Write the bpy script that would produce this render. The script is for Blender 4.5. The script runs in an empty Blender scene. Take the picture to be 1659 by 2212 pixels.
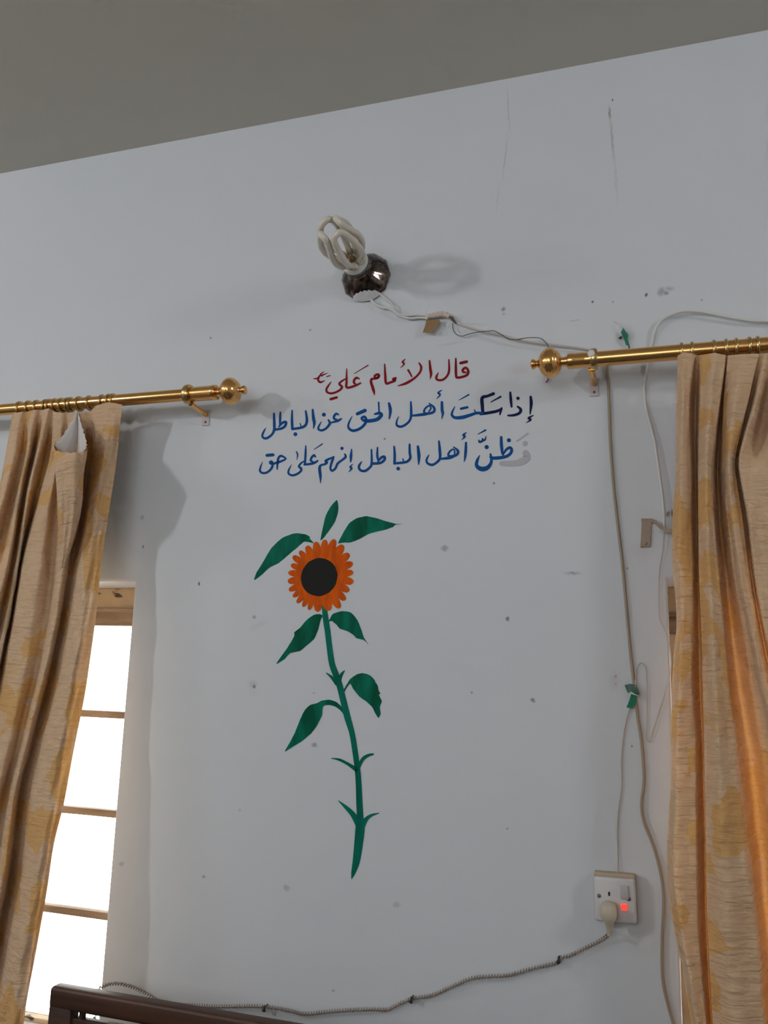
import bpy, bmesh, math, random
import numpy as np
from mathutils import Vector, Matrix

random.seed(4)
S = bpy.context.scene
COL = S.collection
PI = math.pi

# ------------------------------------------------------------------ camera
PW, PH, FPX = 1659.0, 2212.0, 1811.0
_h = Vector((5677, -175, -1811)); _v = Vector((281, -9618, 1811))
AZ = _v.normalized()
AX = (_h - _h.dot(AZ) * AZ).normalized()
AY = AZ.cross(AX)
CAM = Vector((0, -2.0, 1.55))
def w2(r):
    return Vector((r.dot(AX), r.dot(AY), r.dot(AZ)))
right, down, fwd = w2(Vector((1, 0, 0))), w2(Vector((0, 1, 0))), w2(Vector((0, 0, 1)))
cd = bpy.data.cameras.new('camera'); cam = bpy.data.objects.new('camera', cd); COL.objects.link(cam)
M = Matrix(((right.x, -down.x, -fwd.x), (right.y, -down.y, -fwd.y), (right.z, -down.z, -fwd.z)))
cam.matrix_world = Matrix.Translation(CAM) @ M.to_4x4()
cd.sensor_fit = 'AUTO'; cd.sensor_width = 36.0; cd.lens = FPX / PH * 36.0
cd.clip_start = 0.05; cd.clip_end = 100
S.camera = cam

# ------------------------------------------------------------------ world, lights, exposure
S.view_settings.view_transform = 'Standard'
try: S.view_settings.look = 'None'
except Exception: pass
S.view_settings.exposure = 0.16
S.view_settings.gamma = 1.0
S.view_settings.use_curve_mapping = False
S.cycles.use_denoising = True
S.cycles.max_bounces = 7
S.cycles.use_adaptive_sampling = True
S.cycles.adaptive_threshold = 0.08
S.cycles.adaptive_min_samples = 16
S.cycles.diffuse_bounces = 4
S.cycles.transparent_max_bounces = 12
S.cycles.sample_clamp_indirect = 6.0
wd = bpy.data.worlds.new('overcast_sky'); S.world = wd; wd.use_nodes = True
bg = wd.node_tree.nodes['Background']; bg.inputs[0].default_value = (1.0, 0.98, 0.95, 1)
# hazy white sky over brighter sunlit ground
_nt = wd.node_tree; _tc = _nt.nodes.new('ShaderNodeTexCoord'); _sp = _nt.nodes.new('ShaderNodeSeparateXYZ'); _mr = _nt.nodes.new('ShaderNodeMapRange')
_mr.inputs['From Min'].default_value = -0.12; _mr.inputs['From Max'].default_value = 0.05; _mr.inputs['To Min'].default_value = 18.0; _mr.inputs['To Max'].default_value = 7.5
_nt.links.new(_tc.outputs['Generated'], _sp.inputs[0]); _nt.links.new(_sp.outputs['Z'], _mr.inputs['Value']); _nt.links.new(_mr.outputs[0], bg.inputs[1])

def area(name, loc, target, sx, sy, power, color, spread=180):
    l = bpy.data.lights.new(name, 'AREA'); l.shape = 'RECTANGLE'; l.size = sx; l.size_y = sy
    l.energy = power; l.color = color; l.spread = math.radians(spread)
    o = bpy.data.objects.new(name, l); COL.objects.link(o); o.location = loc
    d = Vector(target) - Vector(loc); o.rotation_euler = d.to_track_quat('-Z', 'Y').to_euler()
    return o
area('daylight_back_window', (-0.9, -4.3, 2.3), (-0.9, 0, 2.4), 2.6, 1.0, 20.5, (0.93, 0.97, 1.0), 165)
area('lamp_tube_back', (-4.1, -3.5, 2.93), (-0.9, 0, 2.0), 0.12, 0.32, 29, (0.95, 0.98, 1.0))
area('lamp_tube_left', (-4.45, -1.85, 3.03), (-0.4, 0, 2.0), 0.34, 0.55, 13, (0.97, 0.97, 1.0))
area('lamp_tube_right', (2.4, -1.7, 3.0), (-0.4, 0, 2.0), 0.4, 0.5, 15, (0.96, 0.98, 1.0))

# ------------------------------------------------------------------ helpers
def P(px, py, d=0.0):
    r = w2(Vector((px - PW / 2, py - PH / 2, FPX)))
    t = (-d - CAM.y) / r.y
    return CAM + r * t
def PX(px, py, x):       # on the plane X = x
    r = w2(Vector((px - PW / 2, py - PH / 2, FPX)))
    return CAM + r * ((x - CAM.x) / r.x)

def tagged(o, label=None, cat=None, group=None, kind=None):
    if label: o['label'] = label
    if cat: o['category'] = cat
    if group: o['group'] = group
    if kind: o['kind'] = kind
    return o
def empty(name, loc, label, cat, group=None):
    o = bpy.data.objects.new(name, None); COL.objects.link(o); o.location = loc
    o.empty_display_size = 0.03
    return tagged(o, label, cat, group)
def link(name, bm, mat, parent=None, smooth=True, uv=None):
    me = bpy.data.meshes.new(name); bm.normal_update(); bm.to_mesh(me); bm.free()
    me.materials.append(mat) if not isinstance(mat, list) else [me.materials.append(m) for m in mat]
    if smooth:
        for p in me.polygons: p.use_smooth = True
    o = bpy.data.objects.new(name, me); COL.objects.link(o)
    if parent:
        o.parent = parent
        o.matrix_parent_inverse = Matrix.Translation(-Vector(parent.location)) if parent.type == 'EMPTY' else Matrix.Identity(4)
    return o
def hard(o, ang=35):
    for p in o.data.polygons: p.use_smooth = True
    try: o.data.set_sharp_from_angle(angle=math.radians(ang))
    except Exception: pass
    return o

def smooth_path(pts, n=6):
    pts = [Vector(p) for p in pts]
    if len(pts) < 3:
        return [pts[0].lerp(pts[1], i / n) for i in range(n + 1)]
    out = []
    for i in range(len(pts) - 1):
        p0 = pts[max(i - 1, 0)]; p1 = pts[i]; p2 = pts[i + 1]; p3 = pts[min(i + 2, len(pts) - 1)]
        for k in range(n):
            t = k / n
            out.append(0.5 * ((2 * p1) + (p2 - p0) * t + (2 * p0 - 5 * p1 + 4 * p2 - p3) * t * t + (3 * p1 - p0 - 3 * p2 + p3) * t ** 3))
    out.append(pts[-1])
    return out
def add_tube(bm, pts, r, n=8, caps=True, scale=None):
    """sweep a circle of radius r (number or list) along points"""
    pts = [Vector(p) for p in pts]
    rs = r if isinstance(r, (list, tuple)) else [r] * len(pts)
    tang = []
    for i in range(len(pts)):
        a = pts[max(i - 1, 0)]; b = pts[min(i + 1, len(pts) - 1)]
        t = (b - a); tang.append(t.normalized() if t.length > 1e-9 else Vector((0, 0, 1)))
    up = Vector((0, 0, 1)) if abs(tang[0].z) < 0.9 else Vector((1, 0, 0))
    nrm = (up - up.dot(tang[0]) * tang[0]).normalized()
    rings = []
    for i, p in enumerate(pts):
        nrm = (nrm - nrm.dot(tang[i]) * tang[i])
        nrm = nrm.normalized() if nrm.length > 1e-6 else tang[i].orthogonal().normalized()
        bi = tang[i].cross(nrm)
        rings.append([bm.verts.new(p + rs[i] * (math.cos(2 * PI * k / n) * nrm + math.sin(2 * PI * k / n) * bi)) for k in range(n)])
    for i in range(len(rings) - 1):
        for k in range(n):
            bm.faces.new((rings[i][k], rings[i][(k + 1) % n], rings[i + 1][(k + 1) % n], rings[i + 1][k]))
    if caps:
        try:
            bm.faces.new(list(reversed(rings[0]))); bm.faces.new(rings[-1])
        except ValueError: pass
def add_lathe(bm, prof, origin, axis, n=32, lobes=0, lobe_amp=0.0, ref=None):
    """profile of (distance along the axis, radius)"""
    ax = Vector(axis).normalized()
    u = Vector(ref) if ref else (Vector((0, 0, 1)) if abs(ax.z) < 0.9 else Vector((1, 0, 0)))
    u = (u - u.dot(ax) * ax).normalized(); v = ax.cross(u)
    rings = []
    for (a, r) in prof:
        ring = []
        for k in range(n):
            th = 2 * PI * k / n
            rr = r * (1 + lobe_amp * math.cos(lobes * th)) if lobes else r
            ring.append(bm.verts.new(Vector(origin) + ax * a + rr * (math.cos(th) * u + math.sin(th) * v)))
        rings.append(ring)
    for i in range(len(rings) - 1):
        for k in range(n):
            bm.faces.new((rings[i][k], rings[i][(k + 1) % n], rings[i + 1][(k + 1) % n], rings[i + 1][k]))
    for ring, rev in ((rings[0], True), (rings[-1], False)):
        bm.faces.new(list(reversed(ring)) if rev else ring)
    bmesh.ops.recalc_face_normals(bm, faces=bm.faces[:])
def add_box(bm, a, b, bev=0.0, seg=2):
    """axis-aligned box between corners"""
    a = Vector(a); b = Vector(b)
    lo = Vector((min(a.x, b.x), min(a.y, b.y), min(a.z, b.z))); hi = Vector((max(a.x, b.x), max(a.y, b.y), max(a.z, b.z)))
    r = bmesh.ops.create_cube(bm, size=1.0)
    for v in r['verts']:
        v.co = Vector([lo[i] + (v.co[i] + 0.5) * (hi[i] - lo[i]) for i in range(3)])
    if bev > 0:
        es = list({e for v in r['verts'] for e in v.link_edges})
        bmesh.ops.bevel(bm, geom=es, offset=bev, segments=seg, affect='EDGES', profile=0.5)
def add_plate(bm, pix, d, th=0.001, bend=None):
    """a thin sheet whose outline is given in photo pixels, standing d off the wall"""
    f = []
    b = []
    for i, (x, y) in enumerate(pix):
        dd = d[i] if isinstance(d, (list, tuple)) else d
        p = P(x, y, dd); f.append(bm.verts.new(p)); b.append(bm.verts.new(p + Vector((0, th, 0))))
    n = len(pix)
    bm.faces.new(f); bm.faces.new(list(reversed(b)))
    for i in range(n):
        bm.faces.new((f[i], b[i], b[(i + 1) % n], f[(i + 1) % n]))
    bmesh.ops.recalc_face_normals(bm, faces=bm.faces[:])

# ------------------------------------------------------------------ materials
def material(name):
    m = bpy.data.materials.new(name); m.use_nodes = True
    nt = m.node_tree; b = nt.nodes['Principled BSDF']
    return m, nt, b
def simple(name, col, rough=0.5, metal=0.0, var=0.0, vscale=30, bump=0.0, bscale=200, coat=0.0):
    m, nt, b = material(name)
    b.inputs['Base Color'].default_value = (*col, 1); b.inputs['Roughness'].default_value = rough; b.inputs['Metallic'].default_value = metal
    if coat: b.inputs['Coat Weight'].default_value = coat
    tc = nt.nodes.new('ShaderNodeTexCoord')
    if var:
        n = nt.nodes.new('ShaderNodeTexNoise'); n.inputs['Scale'].default_value = vscale; n.inputs['Detail'].default_value = 4
        nt.links.new(tc.outputs['Object'], n.inputs['Vector'])
        mx = nt.nodes.new('ShaderNodeMix'); mx.data_type = 'RGBA'
        mx.inputs[6].default_value = (*[c * (1 - var) for c in col], 1); mx.inputs[7].default_value = (*[min(1, c * (1 + var)) for c in col], 1)
        nt.links.new(n.outputs['Fac'], mx.inputs[0]); nt.links.new(mx.outputs[2], b.inputs['Base Color'])
    if bump:
        n2 = nt.nodes.new('ShaderNodeTexNoise'); n2.inputs['Scale'].default_value = bscale; n2.inputs['Detail'].default_value = 3
        nt.links.new(tc.outputs['Object'], n2.inputs['Vector'])
        bp = nt.nodes.new('ShaderNodeBump'); bp.inputs['Strength'].default_value = bump; bp.inputs['Distance'].default_value = 0.002
        nt.links.new(n2.outputs['Fac'], bp.inputs['Height']); nt.links.new(bp.outputs['Normal'], b.inputs['Normal'])
    return m

# marks on the wall, plus the right finial's soft shadow painted in: (px, py, half width px, half height px, rotation deg, strength, colour index)
MARKS_AND_SHADOW = [
    (430, 1261, 2.5, 5, -10, .85, 0), (549, 1333, 4.5, 4.5, 0, .45, 0), (546, 1478, 12, 10, 0, .22, 0), (549, 1483, 4, 5, 0, .7, 0),
    (960, 1184, 9, 7, 0, .42, 0), (1096, 1337, 5.5, 5.5, 0, .7, 0), (1019, 1496, 3, 3, 0, .55, 0), (1151, 1513, 6, 5, 0, .6, 0),
    (1237, 1238, 24, 4, 3, .35, 0), (1237, 1237, 6, 2.5, 0, .5, 0), (679, 1609, 7, 6, 0, .5, 0), (678, 1497, 3, 3, 0, .3, 0),
    (619, 1918, 8, 7, 0, .3, 0), (856, 1954, 10, 7, 0, .22, 0), (455, 730, 3, 3, 0, .5, 0), (670, 713, 3, 3, 0, .5, 0),
    (831, 948, 3, 2.5, 40, .7, 0), (1067, 1044, 3, 3, 30, .7, 0), (1088, 668, 6, 5, 0, .55, 0), (1088, 678, 4, 3, 0, .3, 0),
    (1280, 652, 3, 3, 0, .9, 0), (1396, 637, 3.5, 5, 20, .85, 0), (1428, 630, 9, 11, 20, .4, 0), (1438, 633, 7, 5, 0, .5, 0), (1447, 624, 13, 6, 12, .35, 0),
    (1324, 652, 3, 3, 0, .4, 0), (262, 1866, 6, 6, 0, .3, 0), (440, 1894, 4, 4, 0, .45, 0), (1240, 692, 18, 2, -6, .25, 0), (1516, 648, 3, 3, 0, .4, 0),
    (1317, 245, 3.5, 18, -3, .7, 1), (1322, 300, 4, 60, -3, .4, 1), (1323, 216, 2, 3, 0, .9, 0), (1098, 235, 2.0, 60, -3, .30, 1), (1091, 340, 2.0, 60, 6, .30, 1),
    (1075, 430, 1.8, 40, 5, .22, 1), (1330, 380, 4, 70, -2, .16, 1), (1355, 1228, 3, 3, 0, .5, 0), (1365, 1612, 3, 3, 0, .6, 0), (1330, 1461, 3, 4, 0, .55, 1), (1330, 1478, 3, 3, 0, .35, 1),
    (1096, 1790, 3, 3, 0, .4, 0), (518, 1750, 4, 4, 0, .2, 0), (307, 1118, 5, 6, 0, .3, 0), (309, 1181, 2.5, 4, 0, .6, 0), (720, 2140, 4, 4, 0, .35, 0),
    (1443, 1110, 5, 9, 20, .8, 1), (1452, 1108, 3, 9, 0, .8, 1), (560, 1350, 26, 9, -28, .10, 1), (1125, 800, 40, 22, 0, .22, 2), (1328, 1470, 14, 26, 8, .20, 2),  # pink ellipse left of the right finial paints its soft shadow
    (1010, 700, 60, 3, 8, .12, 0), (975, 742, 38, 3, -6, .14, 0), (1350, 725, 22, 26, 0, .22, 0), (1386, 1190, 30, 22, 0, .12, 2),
    (545, 1492, 16, 16, 0, .08, 3),
]
def wall_material():
    m, nt, b = material('pale_blue_wall_paint')
    L = nt.links.new
    tc = nt.nodes.new('ShaderNodeTexCoord')
    nz = nt.nodes.new('ShaderNodeTexNoise'); nz.inputs['Scale'].default_value = 1.6; nz.inputs['Detail'].default_value = 3
    L(tc.outputs['Object'], nz.inputs['Vector'])
    base = nt.nodes.new('ShaderNodeMix'); base.data_type = 'RGBA'
    base.inputs[6].default_value = (0.63, 0.66, 0.70, 1); base.inputs[7].default_value = (0.70, 0.70, 0.73, 1)
    L(nz.outputs['Fac'], base.inputs[0])
    cur = base.outputs[2]
    # wobble of the mark outlines
    nd = nt.nodes.new('ShaderNodeTexNoise'); nd.inputs['Scale'].default_value = 90; nd.inputs['Detail'].default_value = 3
    L(tc.outputs['Object'], nd.inputs['Vector'])
    sb = nt.nodes.new('ShaderNodeVectorMath'); sb.operation = 'SUBTRACT'; sb.inputs[1].default_value = (.5, .5, .5); L(nd.outputs['Color'], sb.inputs[0])
    sc = nt.nodes.new('ShaderNodeVectorMath'); sc.operation = 'MULTIPLY'; sc.inputs[1].default_value = (.010, 0, .010); L(sb.outputs[0], sc.inputs[0])
    ad = nt.nodes.new('ShaderNodeVectorMath'); ad.operation = 'ADD'; L(tc.outputs['Object'], ad.inputs[0]); L(sc.outputs[0], ad.inputs[1])
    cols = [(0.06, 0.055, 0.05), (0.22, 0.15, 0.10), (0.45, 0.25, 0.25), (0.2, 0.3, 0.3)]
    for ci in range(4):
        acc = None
        for (x, y, rx, ry, rot, s, c) in MARKS_AND_SHADOW:
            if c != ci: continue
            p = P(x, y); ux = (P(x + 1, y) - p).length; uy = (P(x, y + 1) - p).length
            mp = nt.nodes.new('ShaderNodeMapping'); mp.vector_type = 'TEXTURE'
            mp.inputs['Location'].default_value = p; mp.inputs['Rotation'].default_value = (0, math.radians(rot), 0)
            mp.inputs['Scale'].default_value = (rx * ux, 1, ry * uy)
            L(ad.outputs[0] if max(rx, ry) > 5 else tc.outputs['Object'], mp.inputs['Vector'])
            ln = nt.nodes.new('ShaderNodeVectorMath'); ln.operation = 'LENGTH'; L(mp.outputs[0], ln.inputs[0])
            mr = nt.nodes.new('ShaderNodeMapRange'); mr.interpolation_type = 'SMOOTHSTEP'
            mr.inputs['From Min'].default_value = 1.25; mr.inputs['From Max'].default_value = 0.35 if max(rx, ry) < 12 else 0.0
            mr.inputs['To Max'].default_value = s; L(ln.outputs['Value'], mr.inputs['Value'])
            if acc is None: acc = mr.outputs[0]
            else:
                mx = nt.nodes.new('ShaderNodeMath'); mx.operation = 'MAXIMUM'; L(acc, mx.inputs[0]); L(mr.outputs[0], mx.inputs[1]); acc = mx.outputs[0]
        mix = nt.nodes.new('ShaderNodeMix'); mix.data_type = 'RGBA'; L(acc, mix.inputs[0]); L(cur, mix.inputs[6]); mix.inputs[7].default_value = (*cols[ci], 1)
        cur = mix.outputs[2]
    L(cur, b.inputs['Base Color'])
    b.inputs['Roughness'].default_value = 0.55
    b.inputs['Specular IOR Level'].default_value = 0.25
    n3 = nt.nodes.new('ShaderNodeTexNoise'); n3.inputs['Scale'].default_value = 14; n3.inputs['Detail'].default_value = 6
    L(tc.outputs['Object'], n3.inputs['Vector'])
    bp = nt.nodes.new('ShaderNodeBump'); bp.inputs['Strength'].default_value = 0.10; bp.inputs['Distance'].default_value = 0.01
    L(n3.outputs['Fac'], bp.inputs['Height']); L(bp.outputs['Normal'], b.inputs['Normal'])
    return m

def fabric_material(name, seed):
    m, nt, b = material(name)
    L = nt.links.new
    uv = nt.nodes.new('ShaderNodeUVMap'); uv.uv_map = 'cloth'
    mp = nt.nodes.new('ShaderNodeMapping'); mp.inputs['Location'].default_value = (seed, seed * .7, 0); L(uv.outputs[0], mp.inputs['Vector'])
    # woven leaf and blossom patches in ochre over cream
    vo = nt.nodes.new('ShaderNodeTexVoronoi'); vo.voronoi_dimensions = '2D'; vo.feature = 'F1'; vo.inputs['Scale'].default_value = 15; vo.inputs['Randomness'].default_value = 0.9
    nz = nt.nodes.new('ShaderNodeTexNoise'); nz.inputs['Scale'].default_value = 11; nz.inputs['Detail'].default_value = 3.5
    L(mp.outputs[0], nz.inputs['Vector'])
    off = nt.nodes.new('ShaderNodeVectorMath'); off.operation = 'MULTIPLY_ADD'; off.inputs[1].default_value = (.14, .14, 0)
    L(nz.outputs['Color'], off.inputs[0]); L(mp.outputs[0], off.inputs[2])
    L(off.outputs[0], vo.inputs['Vector'])
    sep = nt.nodes.new('ShaderNodeSeparateColor'); L(vo.outputs['Color'], sep.inputs[0])
    gt = nt.nodes.new('ShaderNodeMapRange'); gt.inputs['From Min'].default_value = 0.69; gt.inputs['From Max'].default_value = 0.73; gt.inputs['To Max'].default_value = 0.9; L(sep.outputs[0], gt.inputs['Value'])
    n2 = nt.nodes.new('ShaderNodeTexNoise'); n2.inputs['Scale'].default_value = 45; n2.inputs['Detail'].default_value = 4; L(mp.outputs[0], n2.inputs['Vector'])
    cream = nt.nodes.new('ShaderNodeMix'); cream.data_type = 'RGBA'
    cream.inputs[6].default_value = (0.66, 0.425, 0.255, 1); cream.inputs[7].default_value = (0.75, 0.54, 0.355, 1); L(n2.outputs['Fac'], cream.inputs[0])
    mx = nt.nodes.new('ShaderNodeMix'); mx.data_type = 'RGBA'; mx.inputs[7].default_value = (0.70, 0.40, 0.15, 1)
    L(gt.outputs[0], mx.inputs[0]); L(cream.outputs[2], mx.inputs[6])
    # crinkles run across the drop
    m2 = nt.nodes.new('ShaderNodeMapping'); m2.inputs['Scale'].default_value = (14, 95, 1); L(mp.outputs[0], m2.inputs['Vector'])
    n3 = nt.nodes.new('ShaderNodeTexNoise'); n3.inputs['Scale'].default_value = 1; n3.inputs['Detail'].default_value = 4; n3.inputs['Distortion'].default_value = 0.6
    L(m2.outputs[0], n3.inputs['Vector'])
    n4 = nt.nodes.new('ShaderNodeTexNoise'); n4.inputs['Scale'].default_value = 22; n4.inputs['Detail'].default_value = 3; L(mp.outputs[0], n4.inputs['Vector'])
    hs = nt.nodes.new('ShaderNodeMath'); hs.operation = 'MULTIPLY_ADD'; hs.inputs[1].default_value = 1.6; L(n4.outputs['Fac'], hs.inputs[0]); L(n3.outputs['Fac'], hs.inputs[2])
    bp = nt.nodes.new('ShaderNodeBump'); bp.inputs['Strength'].default_value = 0.85; bp.inputs['Distance'].default_value = 0.007
    L(hs.outputs[0], bp.inputs['Height'])
    L(mx.outputs[2], b.inputs['Base Color']); b.inputs['Roughness'].default_value = 0.85; b.inputs['Specular IOR Level'].default_value = 0.15
    b.inputs['Sheen Weight'].default_value = 0.15
    L(bp.outputs['Normal'], b.inputs['Normal'])
    tr = nt.nodes.new('ShaderNodeBsdfTranslucent'); tr.inputs[0].default_value = (0.80, 0.36, 0.09, 1)
    L(bp.outputs['Normal'], tr.inputs['Normal'])
    ms = nt.nodes.new('ShaderNodeMixShader'); ms.inputs[0].default_value = 0.085
    L(b.outputs[0], ms.inputs[1]); L(tr.outputs[0], ms.inputs[2])
    L(ms.outputs[0], nt.nodes['Material Output'].inputs['Surface'])
    return m

def wood_material(name, c1, c2, rough=0.35, scale=(3, 3, 40), stain=False):
    m, nt, b = material(name); L = nt.links.new
    tc = nt.nodes.new('ShaderNodeTexCoord'); mp = nt.nodes.new('ShaderNodeMapping'); mp.inputs['Scale'].default_value = scale; L(tc.outputs['Object'], mp.inputs['Vector'])
    n = nt.nodes.new('ShaderNodeTexNoise'); n.inputs['Scale'].default_value = 1.5; n.inputs['Detail'].default_value = 6; n.inputs['Distortion'].default_value = 0.5; L(mp.outputs[0], n.inputs['Vector'])
    r = nt.nodes.new('ShaderNodeValToRGB'); r.color_ramp.elements[0].position = .35; r.color_ramp.elements[0].color = (*c1, 1)
    r.color_ramp.elements[1].position = .65; r.color_ramp.elements[1].color = (*c2, 1); L(n.outputs['Fac'], r.inputs[0])
    out = r.outputs[0]
    if stain:
        m3 = nt.nodes.new('ShaderNodeMapping'); m3.inputs['Scale'].default_value = (14, 14, 38); L(tc.outputs['Object'], m3.inputs['Vector'])
        n3 = nt.nodes.new('ShaderNodeTexNoise'); n3.inputs['Scale'].default_value = 1.3; n3.inputs['Detail'].default_value = 5; L(m3.outputs[0], n3.inputs['Vector'])
        g = nt.nodes.new('ShaderNodeMapRange'); g.inputs['From Min'].default_value = .60; g.inputs['From Max'].default_value = .66; L(n3.outputs['Fac'], g.inputs['Value'])
        mx = nt.nodes.new('ShaderNodeMix'); mx.data_type = 'RGBA'; mx.inputs[7].default_value = (.05, .035, .02, 1); L(g.outputs[0], mx.inputs[0]); L(out, mx.inputs[6]); out = mx.outputs[2]
    L(out, b.inputs['Base Color']); b.inputs['Roughness'].default_value = rough
    return m

def brushed_paint(name, c1, c2, scale=60, rough=0.5):
    m, nt, b = material(name); L = nt.links.new
    tc = nt.nodes.new('ShaderNodeTexCoord')
    mp = nt.nodes.new('ShaderNodeMapping'); mp.inputs['Rotation'].default_value = (0, math.radians(35), 0); mp.inputs['Scale'].default_value = (1, 1, .28); L(tc.outputs['Object'], mp.inputs['Vector'])
    n = nt.nodes.new('ShaderNodeTexNoise'); n.inputs['Scale'].default_value = scale; n.inputs['Detail'].default_value = 3; L(mp.outputs[0], n.inputs['Vector'])
    r = nt.nodes.new('ShaderNodeValToRGB'); r.color_ramp.elements[0].position = .36; r.color_ramp.elements[0].color = (*c1, 1)
    r.color_ramp.elements[1].position = .64; r.color_ramp.elements[1].color = (*c2, 1); L(n.outputs['Fac'], r.inputs[0])
    L(r.outputs[0], b.inputs['Base Color']); b.inputs['Roughness'].default_value = rough; b.inputs['Specular IOR Level'].default_value = 0.06
    return m

def disc_material():
    m, nt, b = material('black_seed_paint'); L = nt.links.new
    tc = nt.nodes.new('ShaderNodeTexCoord')
    cur = None
    for rot, sc in ((28, 170), (-38, 190)):
        mp = nt.nodes.new('ShaderNodeMapping'); mp.inputs['Rotation'].default_value = (0, math.radians(rot), 0); L(tc.outputs['Object'], mp.inputs['Vector'])
        w = nt.nodes.new('ShaderNodeTexWave'); w.wave_type = 'BANDS'; w.bands_direction = 'X'; w.inputs['Scale'].default_value = 62; w.inputs['Distortion'].default_value = 1.2; L(mp.outputs[0], w.inputs['Vector'])
        g = nt.nodes.new('ShaderNodeMapRange'); g.inputs['From Min'].default_value = .86; g.inputs['From Max'].default_value = 1.0; g.inputs['To Max'].default_value = .22; L(w.outputs['Fac'], g.inputs['Value'])
        if cur is None: cur = g.outputs[0]
        else:
            a = nt.nodes.new('ShaderNodeMath'); a.operation = 'MAXIMUM'; L(cur, a.inputs[0]); L(g.outputs[0], a.inputs[1]); cur = a.outputs[0]
    mx = nt.nodes.new('ShaderNodeMix'); mx.data_type = 'RGBA'; mx.inputs[6].default_value = (.012, .012, .013, 1); mx.inputs[7].default_value = (.16, .14, .10, 1); L(cur, mx.inputs[0])
    L(mx.outputs[2], b.inputs['Base Color']); b.inputs['Roughness'].default_value = .5; b.inputs['Specular IOR Level'].default_value = 0.2
    return m

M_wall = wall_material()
M_ceil = simple('warm_white_ceiling', (0.64, 0.61, 0.53), 0.9, var=.05, vscale=1.2, bump=.1, bscale=12)
M_floor = simple('grey_terrazzo_floor', (0.10, 0.09, 0.08), 0.5, var=.2, vscale=40)
M_plain = simple('pale_wall_paint', (0.62, 0.63, 0.64), 0.7)
M_brass = simple('polished_brass', (0.84, 0.47, 0.17), 0.20, 1.0, var=.06, vscale=20)
M_brass_dk = simple('worn_brass', (0.66, 0.46, 0.20), 0.26, 1.0)
M_clear = simple('white_plastic_cap', (0.75, 0.72, 0.70), 0.35)
M_plate = simple('pinkish_plastic_plate', (0.56, 0.50, 0.50), 0.4)
M_fabL = fabric_material('cream_and_ochre_curtain_cloth', 3.1)
M_fabR = fabric_material('cream_and_gold_curtain_cloth', 7.6)
M_backing = simple('tan_curtain_backing', (0.34, 0.27, 0.20), 0.9)
M_lining = simple('white_curtain_lining', (0.66, 0.62, 0.60), 0.9, bump=.2, bscale=60)
M_frame = wood_material('weathered_cream_window_wood', (0.48, 0.36, 0.23), (0.62, 0.49, 0.34), .6, (5, 5, 5), True)
M_frame2 = wood_material('brown_window_wood', (0.22, 0.15, 0.10), (0.36, 0.26, 0.18), .6, (5, 5, 22))
M_bench = wood_material('dark_brown_varnished_wood', (0.034, 0.011, 0.005), (0.070, 0.024, 0.009), .5, (2, 30, 30))
M_red = simple('red_brush_paint', (0.25, 0.012, 0.016), .5, var=.25, vscale=60)
M_blue = simple('blue_brush_paint', (0.008, 0.080, 0.29), .5, var=.25, vscale=50)
M_navy = simple('navy_brush_paint', (0.012, 0.018, 0.07), .5, var=.2, vscale=50)
M_ghost = simple('faded_grey_paint', (0.46, 0.46, 0.50), .6, var=.05, vscale=40)
M_leaf = brushed_paint('green_leaf_paint', (0.001, 0.085, 0.044), (0.003, 0.180, 0.108), 30)
M_stem = brushed_paint('teal_stem_paint', (0.002, 0.115, 0.072), (0.005, 0.200, 0.145), 25)
M_petal = brushed_paint('orange_petal_paint', (0.56, 0.075, 0.003), (0.74, 0.115, 0.004), 60)
M_disc = disc_material()
M_cfl = simple('milky_glass_tube', (0.72, 0.65, 0.55), 0.12, coat=.5)
M_ballast = simple('cream_lamp_plastic', (0.72, 0.69, 0.61), 0.35)
M_green_band = simple('dark_green_print', (0.015, 0.13, 0.11), 0.4)
M_black = simple('black_socket_plastic', (0.02, 0.017, 0.015), 0.35)
M_wire = simple('white_wire_sheath', (0.70, 0.675, 0.65), 0.5)
M_wire_tan = simple('aged_tan_wire_sheath', (0.36, 0.28, 0.20), 0.55)
M_wire_pale = simple('dusty_pale_wire', (0.60, 0.52, 0.46), 0.55)
M_thread = simple('dark_thin_wire', (0.10, 0.09, 0.08), 0.5)
M_tape = simple('cream_cloth_tape', (0.64, 0.52, 0.44), 0.7, var=.15, vscale=120, bump=.3, bscale=300)
M_card = simple('brown_cardboard', (0.30, 0.185, 0.085), 0.8, var=.12, vscale=80)
M_gtape = simple('green_plastic_tape', (0.012, 0.20, 0.11), 0.4, var=.35, vscale=60)
M_gtape2 = simple('dark_green_plastic_tape', (0.010, 0.085, 0.048), 0.4, var=.2, vscale=60)
M_clip = simple('painted_tan_metal', (0.36, 0.27, 0.20), 0.6, var=.15, vscale=90)
M_outlet = simple('white_outlet_plastic', (0.66, 0.63, 0.63), 0.35)
M_outlet_box = simple('tan_outlet_box', (0.50, 0.39, 0.28), 0.6)
M_screw = simple('dull_screw_metal', (0.20, 0.16, 0.16), 0.5, .3)
M_plug = simple('cream_plug_rubber', (0.56, 0.49, 0.38), 0.5)
M_coil = simple('coiled_cord_sheath', (0.34, 0.27, 0.22), 0.5, var=.2, vscale=90)
M_nail = simple('black_cable_nail', (0.035, 0.03, 0.03), 0.5)
M_pinkthread = simple('crimson_thread', (0.22, 0.03, 0.06), 0.7)
M_patch = simple('white_plaster_patch', (0.70, 0.69, 0.70), 0.8, bump=.6, bscale=160)
for _m in (M_red, M_blue, M_navy, M_disc): _m.node_tree.nodes['Principled BSDF'].inputs['Specular IOR Level'].default_value = 0.06
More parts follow.
